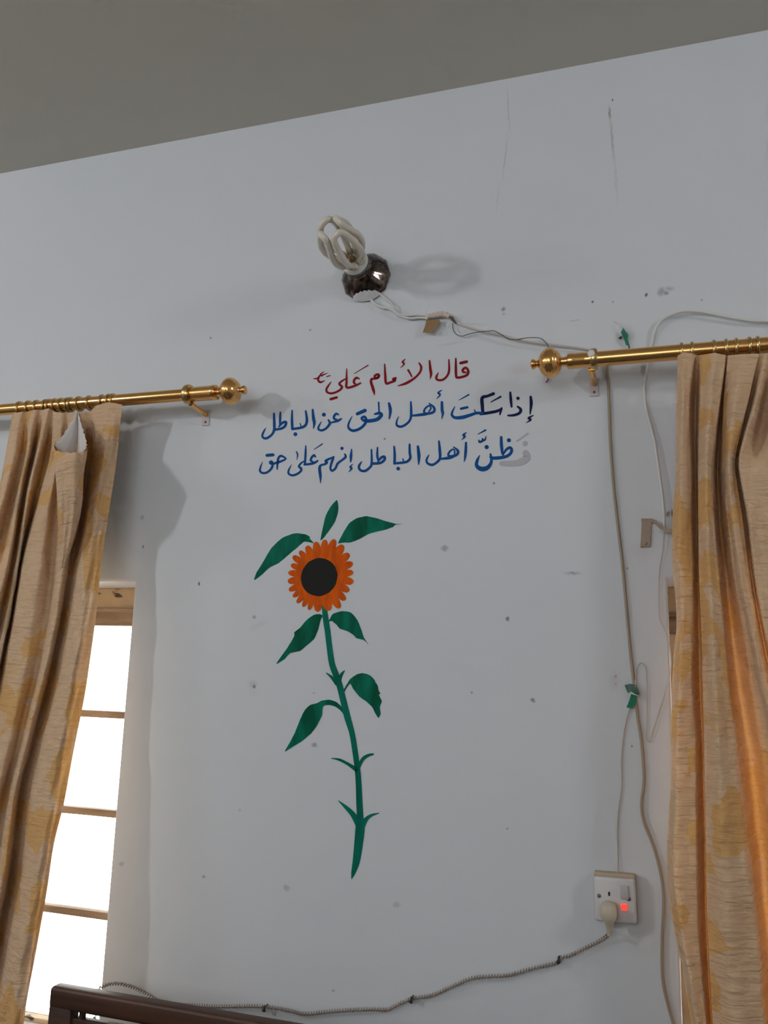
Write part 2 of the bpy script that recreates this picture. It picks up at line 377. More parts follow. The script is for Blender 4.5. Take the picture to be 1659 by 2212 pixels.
def chrome_material():
    m, nt, b = material('tarnished_chrome'); L = nt.links.new
    tc = nt.nodes.new('ShaderNodeTexCoord')
    n = nt.nodes.new('ShaderNodeTexNoise'); n.inputs['Scale'].default_value = 55; n.inputs['Detail'].default_value = 4; L(tc.outputs['Object'], n.inputs['Vector'])
    r = nt.nodes.new('ShaderNodeValToRGB'); r.color_ramp.elements[0].position = .42; r.color_ramp.elements[0].color = (.07, .05, .045, 1); r.color_ramp.elements[1].position = .6; r.color_ramp.elements[1].color = (.26, .21, .18, 1)
    L(n.outputs['Fac'], r.inputs[0]); L(r.outputs[0], b.inputs['Base Color']); b.inputs['Metallic'].default_value = 1; b.inputs['Roughness'].default_value = .13
    return m
M_chrome = chrome_material()
def lamp_red():
    m, nt, b = material('red_indicator_neon'); b.inputs['Base Color'].default_value = (.6, .02, .01, 1)
    b.inputs['Emission Color'].default_value = (1.0, .05, .03, 1); b.inputs['Emission Strength'].default_value = 1.1
    return m
M_neon = lamp_red()
def glass_material():
    m = bpy.data.materials.new('window_glass'); m.use_nodes = True; nt = m.node_tree
    for n in list(nt.nodes):
        if n.type != 'OUTPUT_MATERIAL': nt.nodes.remove(n)
    t = nt.nodes.new('ShaderNodeBsdfTransparent'); t.inputs[0].default_value = (.96, .97, .96, 1)
    g = nt.nodes.new('ShaderNodeBsdfGlossy'); g.inputs['Roughness'].default_value = .03
    f = nt.nodes.new('ShaderNodeFresnel'); f.inputs[0].default_value = 1.45
    x = nt.nodes.new('ShaderNodeMixShader'); nt.links.new(f.outputs[0], x.inputs[0]); nt.links.new(t.outputs[0], x.inputs[1]); nt.links.new(g.outputs[0], x.inputs[2])
    nt.links.new(x.outputs[0], nt.nodes['Material Output'].inputs['Surface'])
    return m
M_glass = glass_material()

# ------------------------------------------------------------------ room shell
XL, XR, YB, ZC = -4.6, 2.7, -4.6, 3.127
WL0, WL1 = -2.62, -1.373          # left window opening
WR0, WR1 = 0.030, 1.28            # right window opening
ZS, ZH = 0.54, 1.771
DEP = 0.26
def build_front_wall():
    bm = bmesh.new()
    xs = [XL, WL0, WL1, WR0, WR1, XR]; zs = [0, ZS, ZH, ZC]
    F = {}; B = {}
    for i, x in enumerate(xs):
        for j, z in enumerate(zs):
            F[i, j] = bm.verts.new((x, 0, z)); B[i, j] = bm.verts.new((x, DEP, z))
    for i in range(5):
        for j in range(3):
            if j == 1 and i in (1, 3): continue
            bm.faces.new((F[i, j], F[i + 1, j], F[i + 1, j + 1], F[i, j + 1]))
            bm.faces.new((B[i, j], B[i, j + 1], B[i + 1, j + 1], B[i + 1, j]))
    for i in (1, 3):
        for (a, c) in (((i, 1), (i + 1, 1)), ((i + 1, 1), (i + 1, 2)), ((i + 1, 2), (i, 2)), ((i, 2), (i, 1))):
            bm.faces.new((F[a], F[c], B[c], B[a]))
    bm.faces.new([F[0, j] for j in range(4)] + [B[0, j] for j in range(3, -1, -1)])
    bm.faces.new([F[5, j] for j in range(3, -1, -1)] + [B[5, j] for j in range(4)])
    bmesh.ops.recalc_face_normals(bm, faces=bm.faces[:])
    es = []
    for i in (1, 3):
        for (a, c) in (((i, 1), (i + 1, 1)), ((i + 1, 1), (i + 1, 2)), ((i + 1, 2), (i, 2)), ((i, 2), (i, 1))):
            e = bm.edges.get((F[a], F[c]));  es.append(e)
    bmesh.ops.bevel(bm, geom=es, offset=0.010, segments=3, affect='EDGES', profile=0.5)
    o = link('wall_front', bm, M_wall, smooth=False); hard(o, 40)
    tagged(o, 'pale blue painted plaster wall with marks and a painted sunflower', 'wall', kind='structure')
build_front_wall()
def slab(name, a, b, mat, label, cat):
    bm = bmesh.new(); add_box(bm, a, b)
    return tagged(link(name, bm, mat, smooth=False), label, cat, kind='structure')
slab('ceiling', (XL, YB, ZC), (XR, DEP, ZC + .15), M_ceil, 'plain warm grey plaster ceiling above the wall', 'ceiling')
slab('floor', (XL, YB, -.12), (XR, DEP, 0), M_floor, 'grey floor of the room', 'floor')
slab('wall_left', (XL - .15, YB, 0), (XL, DEP, ZC), M_plain, 'pale wall at the left end of the room', 'wall')
slab('wall_right', (XR, YB, 0), (XR + .15, DEP, ZC), M_plain, 'pale wall at the right end of the room', 'wall')
slab('wall_back', (XL, YB - .15, 0), (XR, YB, ZC), M_plain, 'pale wall behind the camera', 'wall')

# ------------------------------------------------------------------ windows
def window(name, x0, x1, label, bars_z, header, right_gap):
    root = bpy.data.objects.new(name, None); COL.objects.link(root); root.location = ((x0 + x1) / 2, .18, ZS)
    tagged(root, label, 'window', kind='structure')
    y0, y1 = .185, .235
    bm = bmesh.new()
    add_box(bm, (x0, y0 - .005, header[0]), (x1, y1, ZH), .003)
    o = link('header_board', bm, M_frame, root, False)
    bm = bmesh.new(); add_box(bm, (x0, y0 - .014, header[0] - .006), (x1, y1 - .02, header[0] + .006), .002)
    link('header_bead', bm, M_frame2, root, False)
    bm = bmesh.new(); add_box(bm, (x0, y0, header[1]), (x1, y1, header[0]), .003)
    link('top_rail', bm, M_frame2, root, False)
    sw = .085
    for xx in (x0, x1 - sw):
        bm = bmesh.new(); add_box(bm, (xx, y0, ZS), (xx + sw, y1, header[1]), .004); link('stile', bm, M_frame, root, False)
    bm = bmesh.new(); add_box(bm, (x0 + sw, y0, ZS), (x1 - sw, y1, ZS + .012), .003); link('bottom_rail', bm, M_frame, root, False)
    xm = (x0 + x1) / 2
    bm = bmesh.new(); add_box(bm, (xm - .03, y0, ZS + .012), (xm + .03, y1, header[1]), .004); link('mullion', bm, M_frame, root, False)
    zs = [ZS + .012] + list(bars_z) + [header[1]]
    for (xa, xb) in ((x0 + sw, xm - .03), (xm + .03, x1 - sw)):
        for z in bars_z:
            bm = bmesh.new(); add_box(bm, (xa, y0 + .01, z - .010), (xb, y1 - .005, z + .010), .002); link('glazing_bar', bm, M_frame2, root, False)
        for k in range(len(zs) - 1):
            bm = bmesh.new(); add_box(bm, (xa, .212, zs[k] + .0), (xb, .216, zs[k + 1]))
            link('pane', bm, M_glass, root, False)
    return root
zb = [P(258, 1545, -.2).z, P(240, 1758, -.2).z, P(220, 1978, -.2).z]
hd = [P(250, 1319, -.19).z, P(250, 1352, -.19).z]
window('window_1', WL0, WL1, 'tall wooden window with bright panes beside the left curtain', sorted(zb), hd, True)
window('window_2', WR0, WR1, 'wooden window mostly hidden behind the right curtain', sorted(zb), hd, False)

# ------------------------------------------------------------------ curtain rods, rings
ROD_D = 0.09
def rod(label, x_end, x_far, z, r, sgn, sleeve_r, sleeve_x, clamp_x, far_clamp):
    """sgn = direction from the pole towards the visible finial"""
    root = empty('curtain_rod', (x_end, -ROD_D, z), label, 'curtain rod')
    bm = bmesh.new(); add_lathe(bm, [(0, r), (abs(x_far - x_end), r)], (x_end, -ROD_D, z), (-sgn, 0, 0), 40)
    hard(link('pole', bm, M_brass, root), 50)
    L = abs(sleeve_x - x_end)
    bm = bmesh.new(); add_lathe(bm, [(-.004, sleeve_r * .82), (-.002, sleeve_r * .97), (0.002, sleeve_r), (.010, sleeve_r), (.012, sleeve_r * .96), (L - .002, sleeve_r * .96), (L, sleeve_r * .93)], (x_end, -ROD_D, z), (-sgn, 0, 0), 40)
    hard(link('end_sleeve', bm, M_brass, root), 40)
    # turned finial : neck, ribbed ball, knob
    prof = [(0, .0115), (.004, .0135), (.010, .0115), (.017, .0115), (.019, .017), (.0215, .0225), (.0235, .0235), (.025, .0268), (.028, .0290), (.030, .0298), (.0315, .0325),
            (.037, .0352), (.042, .0362), (.0445, .0362), (.046, .0352), (.0475, .0360), (.052, .0345), (.058, .0310), (.063, .0262), (.067, .0205), (.0695, .0140), (.072, .0090), (.077, .0075), (.079, .0105), (.083, .0125), (.087, .0115), (.0895, .006)]
    bm = bmesh.new(); add_lathe(bm, prof, (x_end, -ROD_D, z), (sgn, 0, 0), 44)
    hard(link('finial', bm, M_brass, root), 60)
    for ci, cx in enumerate((clamp_x, far_clamp)):
        # bracket: a split ring around the pole, a post to the wall and a screwed plate
        br = None
        bm = bmesh.new()
        pr = [(-.008, sleeve_r + .001), (-.008, sleeve_r + .005), (-.004, sleeve_r + .007), (.004, sleeve_r + .007), (.008, sleeve_r + .005), (.008, sleeve_r + .001)]
        add_lathe(bm, pr, (cx, -ROD_D, z), (1, 0, 0), 36)
        br = hard(link('bracket_clamp', bm, M_brass_dk, root), 40)
        bm = bmesh.new()
        add_tube(bm, smooth_path([(cx + .006 * sgn, -ROD_D + .004, z - sleeve_r - .004), (cx + .006 * sgn, -ROD_D + .03, z - sleeve_r - .007), (cx + .006 * sgn, -.022, z - sleeve_r - .009), (cx + .006 * sgn, -.003, z - sleeve_r - .010)], 5), .0075, 14)
        hard(link('bracket_post', bm, M_brass, root), 40)
        bm = bmesh.new(); add_box(bm, (cx + .006 * sgn - .011, -.0035, z - sleeve_r - .042), (cx + .006 * sgn + .011, -.0002, z - sleeve_r + .004), .0015)
        pl = link('bracket_plate', bm, M_plate, root, False)
        bm = bmesh.new(); add_lathe(bm, [(0, .0035), (.0015, .0030)], (cx + .006 * sgn, -.0035, z - sleeve_r - .032), (0, -1, 0), 12)
        s = link('plate_screw', bm, M_screw, root)
    return root
zL = 2.270; zR = 2.2755
xe = P(467, 846, ROD_D).x; xc = P(405, 853, ROD_D).x
rod('long brass curtain rod with ball finial above the left window', xe, -3.15, zL, .0168, 1, .0205, xc - .008, xc + .004, -2.95)
xe2 = P(1229, 779, ROD_D).x; xc2 = P(1283, 776, ROD_D).x
rrod = rod('brass curtain rod with ball finial above the right window', xe2, 1.75, zR, .0178, -1, .0188, P(1265, 775, ROD_D).x, xc2, 1.62)
bm = bmesh.new(); add_lathe(bm, [(0, .0085), (.003, .0085), (.005, .006)], (xc2 - .004, -ROD_D - .024, zR + .005), (-.25, -1, .1), 18)
hard(link('clamp_screw_cap', bm, M_clear, rrod), 40)

def ring_proto(r):
    bm = bmesh.new(); n, k = 28, 10; R = r + .0022; t = .0034
    vs = [[bm.verts.new((t * 1.15 * math.cos(b), (R + t * math.sin(b)) * math.cos(a), (R + t * math.sin(b)) * math.sin(a) - .0015))
           for b in [2 * PI * j / k for j in range(k)]] for a in [2 * PI * i / n for i in range(n)]]
    for i in range(n):
        for j in range(k):
            bm.faces.new((vs[i][j], vs[(i + 1) % n][j], vs[(i + 1) % n][(j + 1) % k], vs[i][(j + 1) % k]))
    bmesh.ops.recalc_face_normals(bm, faces=bm.faces[:])
    return bm
def rings(pxs, ypx, z, r, label, group):
    proto = link('curtain_ring', ring_proto(r), M_brass_dk)
    for i, px in enumerate(pxs):
        o = proto if i == 0 else proto.copy()
        if i: COL.objects.link(o)
        o.location = (P(px, ypx, ROD_D).x, -ROD_D, z); o.rotation_euler = (0, random.uniform(-.05, .05), random.uniform(-.12, .12))
        tagged(o, label, 'curtain ring', group)
rings([46, 65, 82, 100, 109, 121, 135, 147, 154, 172, 194, 221, 237, 245], 872, zL, .0168, 'brass curtain ring bunched on the left rod above the left curtain', 'curtain rings on the left rod')
rings([1473, 1496, 1541, 1569, 1590, 1618, 1637], 760, zR, .0178, 'brass curtain ring on the right rod above the right curtain', 'curtain rings on the right rod')

# ------------------------------------------------------------------ curtains
def curtain_sheet(guides, ybot, nrow, nper, top_d, seed, wob=.0035, amp=1.35, lean=None):
    """guides: list of (y_top, [(y,x)...], depth or [(y,depth)...]) in photo pixels, metres off the wall"""
    ng = len(guides)
    X = np.zeros((nrow, ng)); D = np.zeros((nrow, ng)); Yp = np.zeros((nrow, ng))
    for g, (yt, xs, dp) in enumerate(guides):
        yy = np.array([a for a, b in xs], float); xx = np.array([b for a, b in xs], float)
        tt = np.linspace(0, 1, nrow) ** 1.15
        ys = yt + tt * (ybot - yt)
        xi = np.interp(ys, yy, xx)
        # straight extrapolation beyond the last guide point
        sl = (xx[-1] - xx[-2]) / (yy[-1] - yy[-2]); xi = np.where(ys > yy[-1], xx[-1] + sl * (ys - yy[-1]), xi)
        sl0 = (xx[1] - xx[0]) / (yy[1] - yy[0]); xi = np.where(ys < yy[0], xx[0] + sl0 * (ys - yy[0]), xi)
        if isinstance(dp, list):
            di = np.interp(ys, [a for a, b in dp], [b for a, b in dp])
        else: di = np.full(nrow, dp)
        di = np.maximum(.014, .09 + amp * (di - .09))
        if lean: di = di + np.interp(ys, [a for a, b in lean], [b for a, b in lean])
        k = np.array([1, 2, 3, 4, 3, 2, 1], float); k /= k.sum()
        def sm(v):
            e = np.concatenate([2 * v[0] - v[3:0:-1], v, 2 * v[-1] - v[-2:-5:-1]]); return np.convolve(e, k, 'valid')
        X[:, g] = sm(xi); Yp[:, g] = ys
        w = np.clip(tt / .07, 0, 1); w = w * w * (3 - 2 * w)
        D[:, g] = (top_d + (di - .09) * .22) * (1 - w) + di * w
    rng = np.random.RandomState(seed)
    cols = []
    for g in range(ng - 1):
        for k in range(nper):
            cols.append((g, k / nper))
    cols.append((ng - 2, 1.0))
    ph = rng.rand(4) * 6.28
    grid = np.zeros((nrow, len(cols), 3))
    for c, (g, t) in enumerate(cols):
        s = .5 - .5 * math.cos(PI * t)
        for r in range(nrow):
            x = X[r, g] * (1 - t) + X[r, g + 1] * t
            y = Yp[r, g] * (1 - t) + Yp[r, g + 1] * t
            d = D[r, g] * (1 - s) + D[r, g + 1] * s
            d += wob * (math.sin(y * .031 + c * .35 + ph[0]) * .5 + math.sin(y * .013 + c * .21 + ph[1]) * .6 + math.sin(y * .07 + c * .8 + ph[2]) * .25) * min(1, r / 8)
            p = P(x, y, d); grid[r, c] = p
    return grid
def lining_sheet(grid, c0, c1, r0, r1, parent):
    bm = bmesh.new()
    g = grid[r0:r1, c0:c1].copy()
    du = np.gradient(grid, axis=1)[r0:r1, c0:c1]; dv = np.gradient(grid, axis=0)[r0:r1, c0:c1]
    nn = np.cross(du, dv); nn /= np.linalg.norm(nn, axis=2, keepdims=True) + 1e-9
    if nn[:, :, 1].mean() < 0: nn = -nn
    g += nn * .0045
    V = [[bm.verts.new(p) for p in row] for row in g]
    for r in range(len(V) - 1):
        for c in range(len(V[0]) - 1):
            bm.faces.new((V[r][c], V[r + 1][c], V[r + 1][c + 1], V[r][c + 1]))
    return link('back_lining', bm, M_backing, parent)
def sheet_mesh(name, grid, mat, parent):
    bm = bmesh.new(); uvl = bm.loops.layers.uv.new('cloth')
    nr, nc = grid.shape[:2]
    V = [[bm.verts.new(grid[r, c]) for c in range(nc)] for r in range(nr)]
    seg = np.linalg.norm(np.diff(grid, axis=1), axis=2).mean(axis=0); u = np.concatenate([[0], np.cumsum(seg)])
    for r in range(nr - 1):
        for c in range(nc - 1):
            f = bm.faces.new((V[r][c], V[r + 1][c], V[r + 1][c + 1], V[r][c + 1]))
            for lp, (rr, cc) in zip(f.loops, ((r, c), (r + 1, c), (r + 1, c + 1), (r, c + 1))):
                lp[uvl].uv = (u[cc], grid[rr, cc][2])
    bmesh.ops.recalc_face_normals(bm, faces=bm.faces[:])
    return link(name, bm, mat, parent)

RY = [880, 980, 1060, 1200, 1350, 1500, 1700, 1900, 2100, 2300]
def rows(*xs): return list(zip(RY, xs))
GL = [
    (893, rows(30, 12, -2, -45, -90, -135, -190, -240, -290, -340), .09),
    (890, rows(45, 30, 10, -30, -75, -120, -175, -225, -275, -325), .125),
    (889, rows(60, 53, 33, -2, -48, -95, -150, -200, -250, -300), .070),
    (885, rows(75, 61, 43, 20, -20, -65, -120, -170, -220, -270), .125),
    (886, rows(91, 74, 54, 33, 2, -40, -95, -145, -195, -245), .070),
    (882, rows(105, 81, 62, 42, 16, -18, -75, -125, -175, -225), .122),
    (886, rows(113, 107, 84, 46, 21, -10, -65, -115, -165, -215), .065),
    (890, rows(120, 113, 91, 53, 29, 4, -45, -95, -145, -195), .108),
    (892, rows(136, 128, 110, 88, 65, 40, -5, -45, -95, -140), .118),
    (892, rows(150, 134, 124, 114, 104, 68, 15, -15, -60, -105), .075),
    (891, rows(172, 158, 150, 138, 119, 84, 32, 6, -34, -74), .122),
    (889, rows(196, 198, 186, 161, 134, 103, 47, 24, -14, -50), .050),
    (876, rows(207, 207, 197, 179, 157, 128, 84, 58, 24, -8), .112),
    (869, rows(232, 225, 214, 194, 174, 150, 110, 80, 42, 10), .127),
    (871, rows(248, 238, 227, 209, 187, 161, 127, 95, 62, 33), .115),
    (874, [(874, 264), (1005, 251), (1135, 231), (1207, 220), (1265, 214), (1337, 207), (1496, 185), (1629, 158), (1741, 138), (1822, 116), (1918, 103), (2063, 77), (2160, 58), (2300, 38)], .098),
]
curL = empty('curtain', P(130, 890, .09), 'cream and ochre curtain hanging left, its heading unhooked in a drooping pocket', 'curtain', 'pair of patterned curtains')
gridL = curtain_sheet(GL, 2330, 120, 8, .112, 1, amp=.85, lean=[(1000, 0), (1500, .042), (1900, .095), (2330, .13)])
sheet_mesh('curtain_panel', gridL, M_fabL, curL)
lining_sheet(gridL, 3 * 8, 14 * 8, 4, 120, curL)
# drooping pocket of the heading: a tube of cloth that narrows down into the panel
def pocket():
    lv = [  # y left/right rim, x left, x right, front depth, back depth
        (975, 117, 189, .232, .115), (990, 117, 187, .236, .112), (1010, 118, 183, .230, .108), (1040, 121, 180, .22, .105), (1075, 123, 179, .208, .103), (1110, 124, 174, .185, .102),
        (1145, 126, 166, .172, .103), (1180, 128, 156, .157, .105), (1210, 129, 145, .142, .108), (1235, 130, 137, .128, .112)]
    n = 28; bm = bmesh.new(); uvl = bm.loops.layers.uv.new('cloth'); R = []
    for i, (y, xl, xr, df, db) in enumerate(lv):
        ring = []
        for k in range(n):
            a = 2 * PI * k / n
            x = (xl + xr) / 2 + (xr - xl) / 2 * math.cos(a)
            s = math.sin(a)
            mid = .6 * df + .4 * db
            d = mid + ((df - mid) if s > 0 else (mid - db)) * s
            wav = (.0035 * math.sin(5 * a + i * .5) + .002 * math.sin(11 * a + 1)) * (1 if i < 7 else .3)
            yy = y
            if i == 0: yy = 962 + 16 * max(0, s) ** .5 + (1.6 * math.sin(17 * a)) - (4 if s < 0 else 0)
            ring.append(bm.verts.new(P(x, yy, d + wav)))
        R.append(ring)
    for i in range(len(R) - 1):
        for k in range(n):
            f = bm.faces.new((R[i][k], R[i + 1][k], R[i + 1][(k + 1) % n], R[i][(k + 1) % n]))
            for lp, (a, b) in zip(f.loops, ((i, k), (i + 1, k), (i + 1, k + 1), (i, k + 1))):
                lp[uvl].uv = (b * .011 + 1.0, R[a][b % n].co.z)
    bm.faces.new(R[-1])
    bmesh.ops.recalc_face_normals(bm, faces=bm.faces[:])
    bmesh.ops.subdivide_edges(bm, edges=bm.edges[:], cuts=1, use_grid_fill=True, smooth=.5)
    return link('heading_pocket', bm, M_fabL, curL)
pocket()
def lining(name, rim, crease):
    """strip between the outer lip of the pocket and its inner crease"""
    bm = bmesh.new(); n = 18; k = 6
    A = smooth_path([Vector(r) for r in rim], 6); B = smooth_path([Vector(r) for r in crease], 6)
    def samp(L, t):
        f = t * (len(L) - 1); i = min(int(f), len(L) - 2); return L[i].lerp(L[i + 1], f - i)
    V = []
    for i in range(n + 1):
        a = samp(A, i / n); b = samp(B, i / n); row = []
        jag = Vector((1.4 * math.sin(i * 2.6), .8 * math.cos(i * 2.1), 0))
        for j in range(k + 1):
            t = j / k; q = a.lerp(b, t) + jag * (1 - t) ** 3
            row.append(bm.verts.new(P(q.x, q.y, q.z + .004 * math.sin(PI * t))))
        V.append(row)
    for i in range(n):
        for j in range(k):
            bm.faces.new((V[i][j], V[i + 1][j], V[i + 1][j + 1], V[i][j + 1]))
    return tagged(link(name, bm, M_lining, curL), 'white lining showing inside the pocket')
lining('lining', [(168, 888, .116), (150, 918, .140), (134, 943, .158), (119, 960, .178), (128, 976, .160)], [(168, 888, .112), (168, 915, .118), (167, 940, .120), (164, 965, .122), (158, 992, .125)])
lining('lining', [(169, 888, .116), (174, 912, .138), (181, 934, .165), (187, 955, .190), (186, 968, .180)], [(168, 888, .112), (168.5, 915, .118), (168, 940, .120), (167, 965, .122), (166, 992, .125)])

GR = [
    (768, [(765, 1464), (850, 1461), (950, 1460), (1010, 1460), (1100, 1454), (1200, 1450), (1290, 1459), (1356, 1463), (1404, 1455), (1500, 1451), (1610, 1450), (1690, 1450), (1784, 1442), (1886, 1440), (1945, 1445), (2020, 1459), (2115, 1478), (2212, 1494)], .085),
    (761, [(765, 1476), (1000, 1471), (1200, 1467), (1350, 1474), (1500, 1466), (1700, 1462), (1900, 1456), (2020, 1474), (2212, 1508)], .118),
    (763, [(780, 1493), (864, 1485), (960, 1489), (1031, 1492), (1127, 1491), (1247, 1495), (1320, 1496), (1464, 1491), (1607, 1502), (1737, 1500), (1902, 1503), (2020, 1505), (2138, 1517), (2230, 1526)], .104),
    (768, [(792, 1505), (960, 1501), (1055, 1503), (1247, 1508), (1320, 1510), (1487, 1513), (1631, 1520), (1784, 1523), (1973, 1525), (2162, 1534)], .040),
    (766, [(775, 1517), (935, 1510), (1055, 1509), (1247, 1510), (1368, 1516), (1583, 1521), (1714, 1523), (1973, 1527), (2185, 1539)], .104),
    (762, [(775, 1543), (935, 1527), (1103, 1527), (1247, 1534), (1415, 1541), (1583, 1552), (1879, 1562), (2162, 1582)], .126),
    (767, [(780, 1565), (935, 1546), (1008, 1539), (1127, 1541), (1247, 1551), (1440, 1565), (1560, 1575), (1784, 1596), (1926, 1619), (2067, 1636), (2209, 1645)], .108),
    (772, [(816, 1568), (935, 1554), (1031, 1549), (1151, 1557), (1247, 1569), (1344, 1578), (1487, 1596), (1607, 1618), (1808, 1640), (1973, 1656), (2120, 1668)], .038),
    (768, [(780, 1571), (864, 1563), (960, 1561), (1031, 1563), (1127, 1573), (1247, 1587), (1320, 1604), (1415, 1623), (1511, 1640), (1607, 1659), (1800, 1690), (2212, 1720)], .100),
    (765, [(780, 1599), (888, 1584), (1008, 1573), (1127, 1584), (1247, 1601), (1320, 1616), (1440, 1640), (1600, 1680), (1800, 1710), (2212, 1745)], .126),
    (764, [(782, 1634), (864, 1616), (935, 1599), (996, 1584), (1031, 1589), (1127, 1604), (1247, 1618), (1320, 1630), (1428, 1652), (1550, 1682), (1800, 1730), (2212, 1765)], .112),
    (766, [(782, 1639), (864, 1621), (935, 1604), (996, 1588), (1031, 1594), (1127, 1610), (1247, 1624), (1320, 1636), (1428, 1658), (1550, 1688), (1800, 1738), (2212, 1772)], .078),
    (763, [(782, 1652), (864, 1634), (935, 1611), (996, 1594), (1031, 1600), (1127, 1620), (1247, 1632), (1320, 1645), (1428, 1668), (1550, 1700), (1800, 1750), (2212, 1790)], .124),
    (761, [(782, 1672), (864, 1656), (950, 1638), (1010, 1622), (1100, 1640), (1250, 1655), (1428, 1690), (1600, 1730), (2212, 1815)], [(780, .075), (930, .075), (1010, .12), (2212, .118)]),
    (759, [(782, 1700), (864, 1690), (950, 1675), (1010, 1665), (1100, 1675), (1250, 1690), (1428, 1725), (1600, 1770), (2212, 1850)], .126),
    (757, [(782, 1730), (1010, 1705), (1250, 1725), (1600, 1800), (2212, 1890)], .065),
    (755, [(782, 1760), (1010, 1745), (1250, 1760), (1600, 1835), (2212, 1930)], .12),
    (753, [(782, 1790), (1010, 1785), (1250, 1795), (1600, 1870), (2212, 1970)], .085),
]
curR = empty('curtain', P(1560, 766, .09), 'cream and gold curtain hanging in deep folds at the right, glowing orange at its edge', 'curtain', 'pair of patterned curtains')
gridR = curtain_sheet(GR, 2340, 120, 8, .122, 5)
sheet_mesh('curtain_panel', gridR, M_fabR, curR)

lining_sheet(gridR, 3 * 8 + 6, 6 * 8 + 4, 4, 120, curR)
lining_sheet(gridR, 8 * 8 - 2, 10 * 8 - 3, 4, 120, curR)
lining_sheet(gridR, 12 * 8 - 2, 17 * 8, 4, 120, curR)
lining_sheet(gridR, 0, 7, 76, 120, curR)

# ------------------------------------------------------------------ lamp and bulb
LP = P(791, 600)
lamp = empty('wall_lamp', LP, 'dark scalloped metal lamp holder with a chipped white edge, on the wall above the writing', 'wall lamp')
bm = bmesh.new()
prof = [(0.0005, .066), (.003, .0685), (.006, .067), (.012, .0645), (.018, .060), (.024, .0545), (.031, .047), (.038, .039), (.045, .032), (.052, .027), (.058, .0245), (.064, .024)]
n = 80; rg = []
for (a, r) in prof:
    ring = []
    for k in range(n):
        th = 2 * PI * k / n
        w = max(0, min(1, (.060 - a) / .05))
        lob = 1 + w * (.050 * abs(math.cos(5 * th)) - .035) + w * .018 * math.cos(20 * th) * math.sin(a * 330)
        ring.append(bm.verts.new(LP + Vector((r * lob * math.cos(th), -a, r * lob * math.sin(th)))))
    rg.append(ring)
for i in range(len(rg) - 1):
    for k in range(n): bm.faces.new((rg[i][k], rg[i][(k + 1) % n], rg[i + 1][(k + 1) % n], rg[i + 1][k]))
bm.faces.new(rg[-1]); bmesh.ops.recalc_face_normals(bm, faces=bm.faces[:])
link('scalloped_base', bm, M_chrome, lamp)
bm = bmesh.new(); add_lathe(bm, [(.060, .0225), (.062, .0245), (.072, .0245), (.076, .023)], LP, (0, -1, 0), 36)
hard(link('bulb_socket', bm, M_black, lamp), 40)
# chipped white patch on the lower rim
bm = bmesh.new(); nn = 14; ps = []
for i in range(nn + 1):
    th = math.radians(-118 + 66 * i / nn); inner = .0640 - .0115 * math.sin(PI * i / nn) ** .7 + .0014 * math.sin(i * 2.3)
    row = []
    for j in range(5):
        r = .0715 + (inner - .0715) * j / 4
        a = max(.004, (.0715 - r) * 1.25 + .004) + .0016
        row.append(bm.verts.new(LP + Vector((r * math.cos(th), -a, r * math.sin(th)))))
    ps.append(row)
for i in range(nn):
    for j in range(4): bm.faces.new((ps[i][j], ps[i + 1][j], ps[i + 1][j + 1], ps[i][j + 1]))
bmesh.ops.recalc_face_normals(bm, faces=bm.faces[:])
link('white_chip', bm, M_patch, lamp)

BP = LP + Vector((0, -.074, 0))
bulb = empty('light_bulb', BP, 'unlit white energy saving bulb with four looped tubes, in the metal lamp holder', 'light bulb')
bm = bmesh.new(); add_lathe(bm, [(-.006, .021), (0, .027), (.004, .0325), (.010, .0355), (.024, .0370), (.030, .0355), (.032, .031)], BP, (0, -1, 0), 40)
hard(link('ballast', bm, M_ballast, bulb), 40)
bm = bmesh.new(); pr = [(.0115, .0358), (.0125, .0368), (.0155, .0372), (.0165, .0365)]; add_lathe(bm, pr, BP, (0, -1, 0), 40)
tagged(hard(link('printed_band', bm, M_green_band, bulb), 40), 'thin dark green ring')
for q in range(4):
    th0 = math.radians(42 + 90 * q)
    def leg(s):
        o = []
        for (a, r, w) in ((.022, .0225, 21), (.036, .0240, 23), (.048, .0340, 26), (.064, .0450, 28), (.082, .0500, 29), (.100, .0480, 29), (.116, .0410, 30), (.128, .0340, 30), (.1365, .0285, 23), (.139, .0262, 11)):
            t = th0 + s * math.radians(w); o.append(BP + Vector((r * math.cos(t), -(.020 + (a - .020) * 1.46), r * math.sin(t))))
        return o
    path = leg(-1) + [BP + Vector((.0258 * math.cos(th0), -.1942, .0258 * math.sin(th0)))] + list(reversed(leg(1)))
    bm = bmesh.new(); add_tube(bm, smooth_path(path, 5), .0084, 16); bmesh.ops.recalc_face_normals(bm, faces=bm.faces[:])
    link('looped_tube', bm, M_cfl, bulb)
bm = bmesh.new(); add_lathe(bm, [(.026, .0095), (.034, .009), (.052, .005), (.056, .002)], BP, (0, -1, 0), 16)
link('tube_tip', bm, M_card, bulb)

# ------------------------------------------------------------------ cables
def cable(name, pts, r, mat, label, cat, n=8, sm=5, group=None):
    bm = bmesh.new()
    path = smooth_path([P(*p) for p in pts], sm)
    add_tube(bm, path, r, n); bmesh.ops.recalc_face_normals(bm, faces=bm.faces[:])
    return tagged(link(name, bm, mat), label, cat, group)
cable('lamp_wire', [(817, 632, .006), (828, 641, .010), (839, 650, .012), (847, 658, .014), (851, 668, .014), (858, 676, .010), (868, 680, .008), (885, 681, .008), (900, 680, .008), (924, 682, .009)], .0030, M_wire,
      'upper white wire running from the lamp holder to the taped joint', 'wire')
cable('lamp_wire', [(800, 646, .004), (812, 658, .010), (826, 664, .014), (838, 666, .014), (848, 671, .014), (860, 680, .013), (872, 685, .012), (890, 688, .010), (905, 686, .009), (924, 688, .014)], .0030, M_wire,
      'lower white wire sagging from the lamp holder to the taped joint', 'wire')
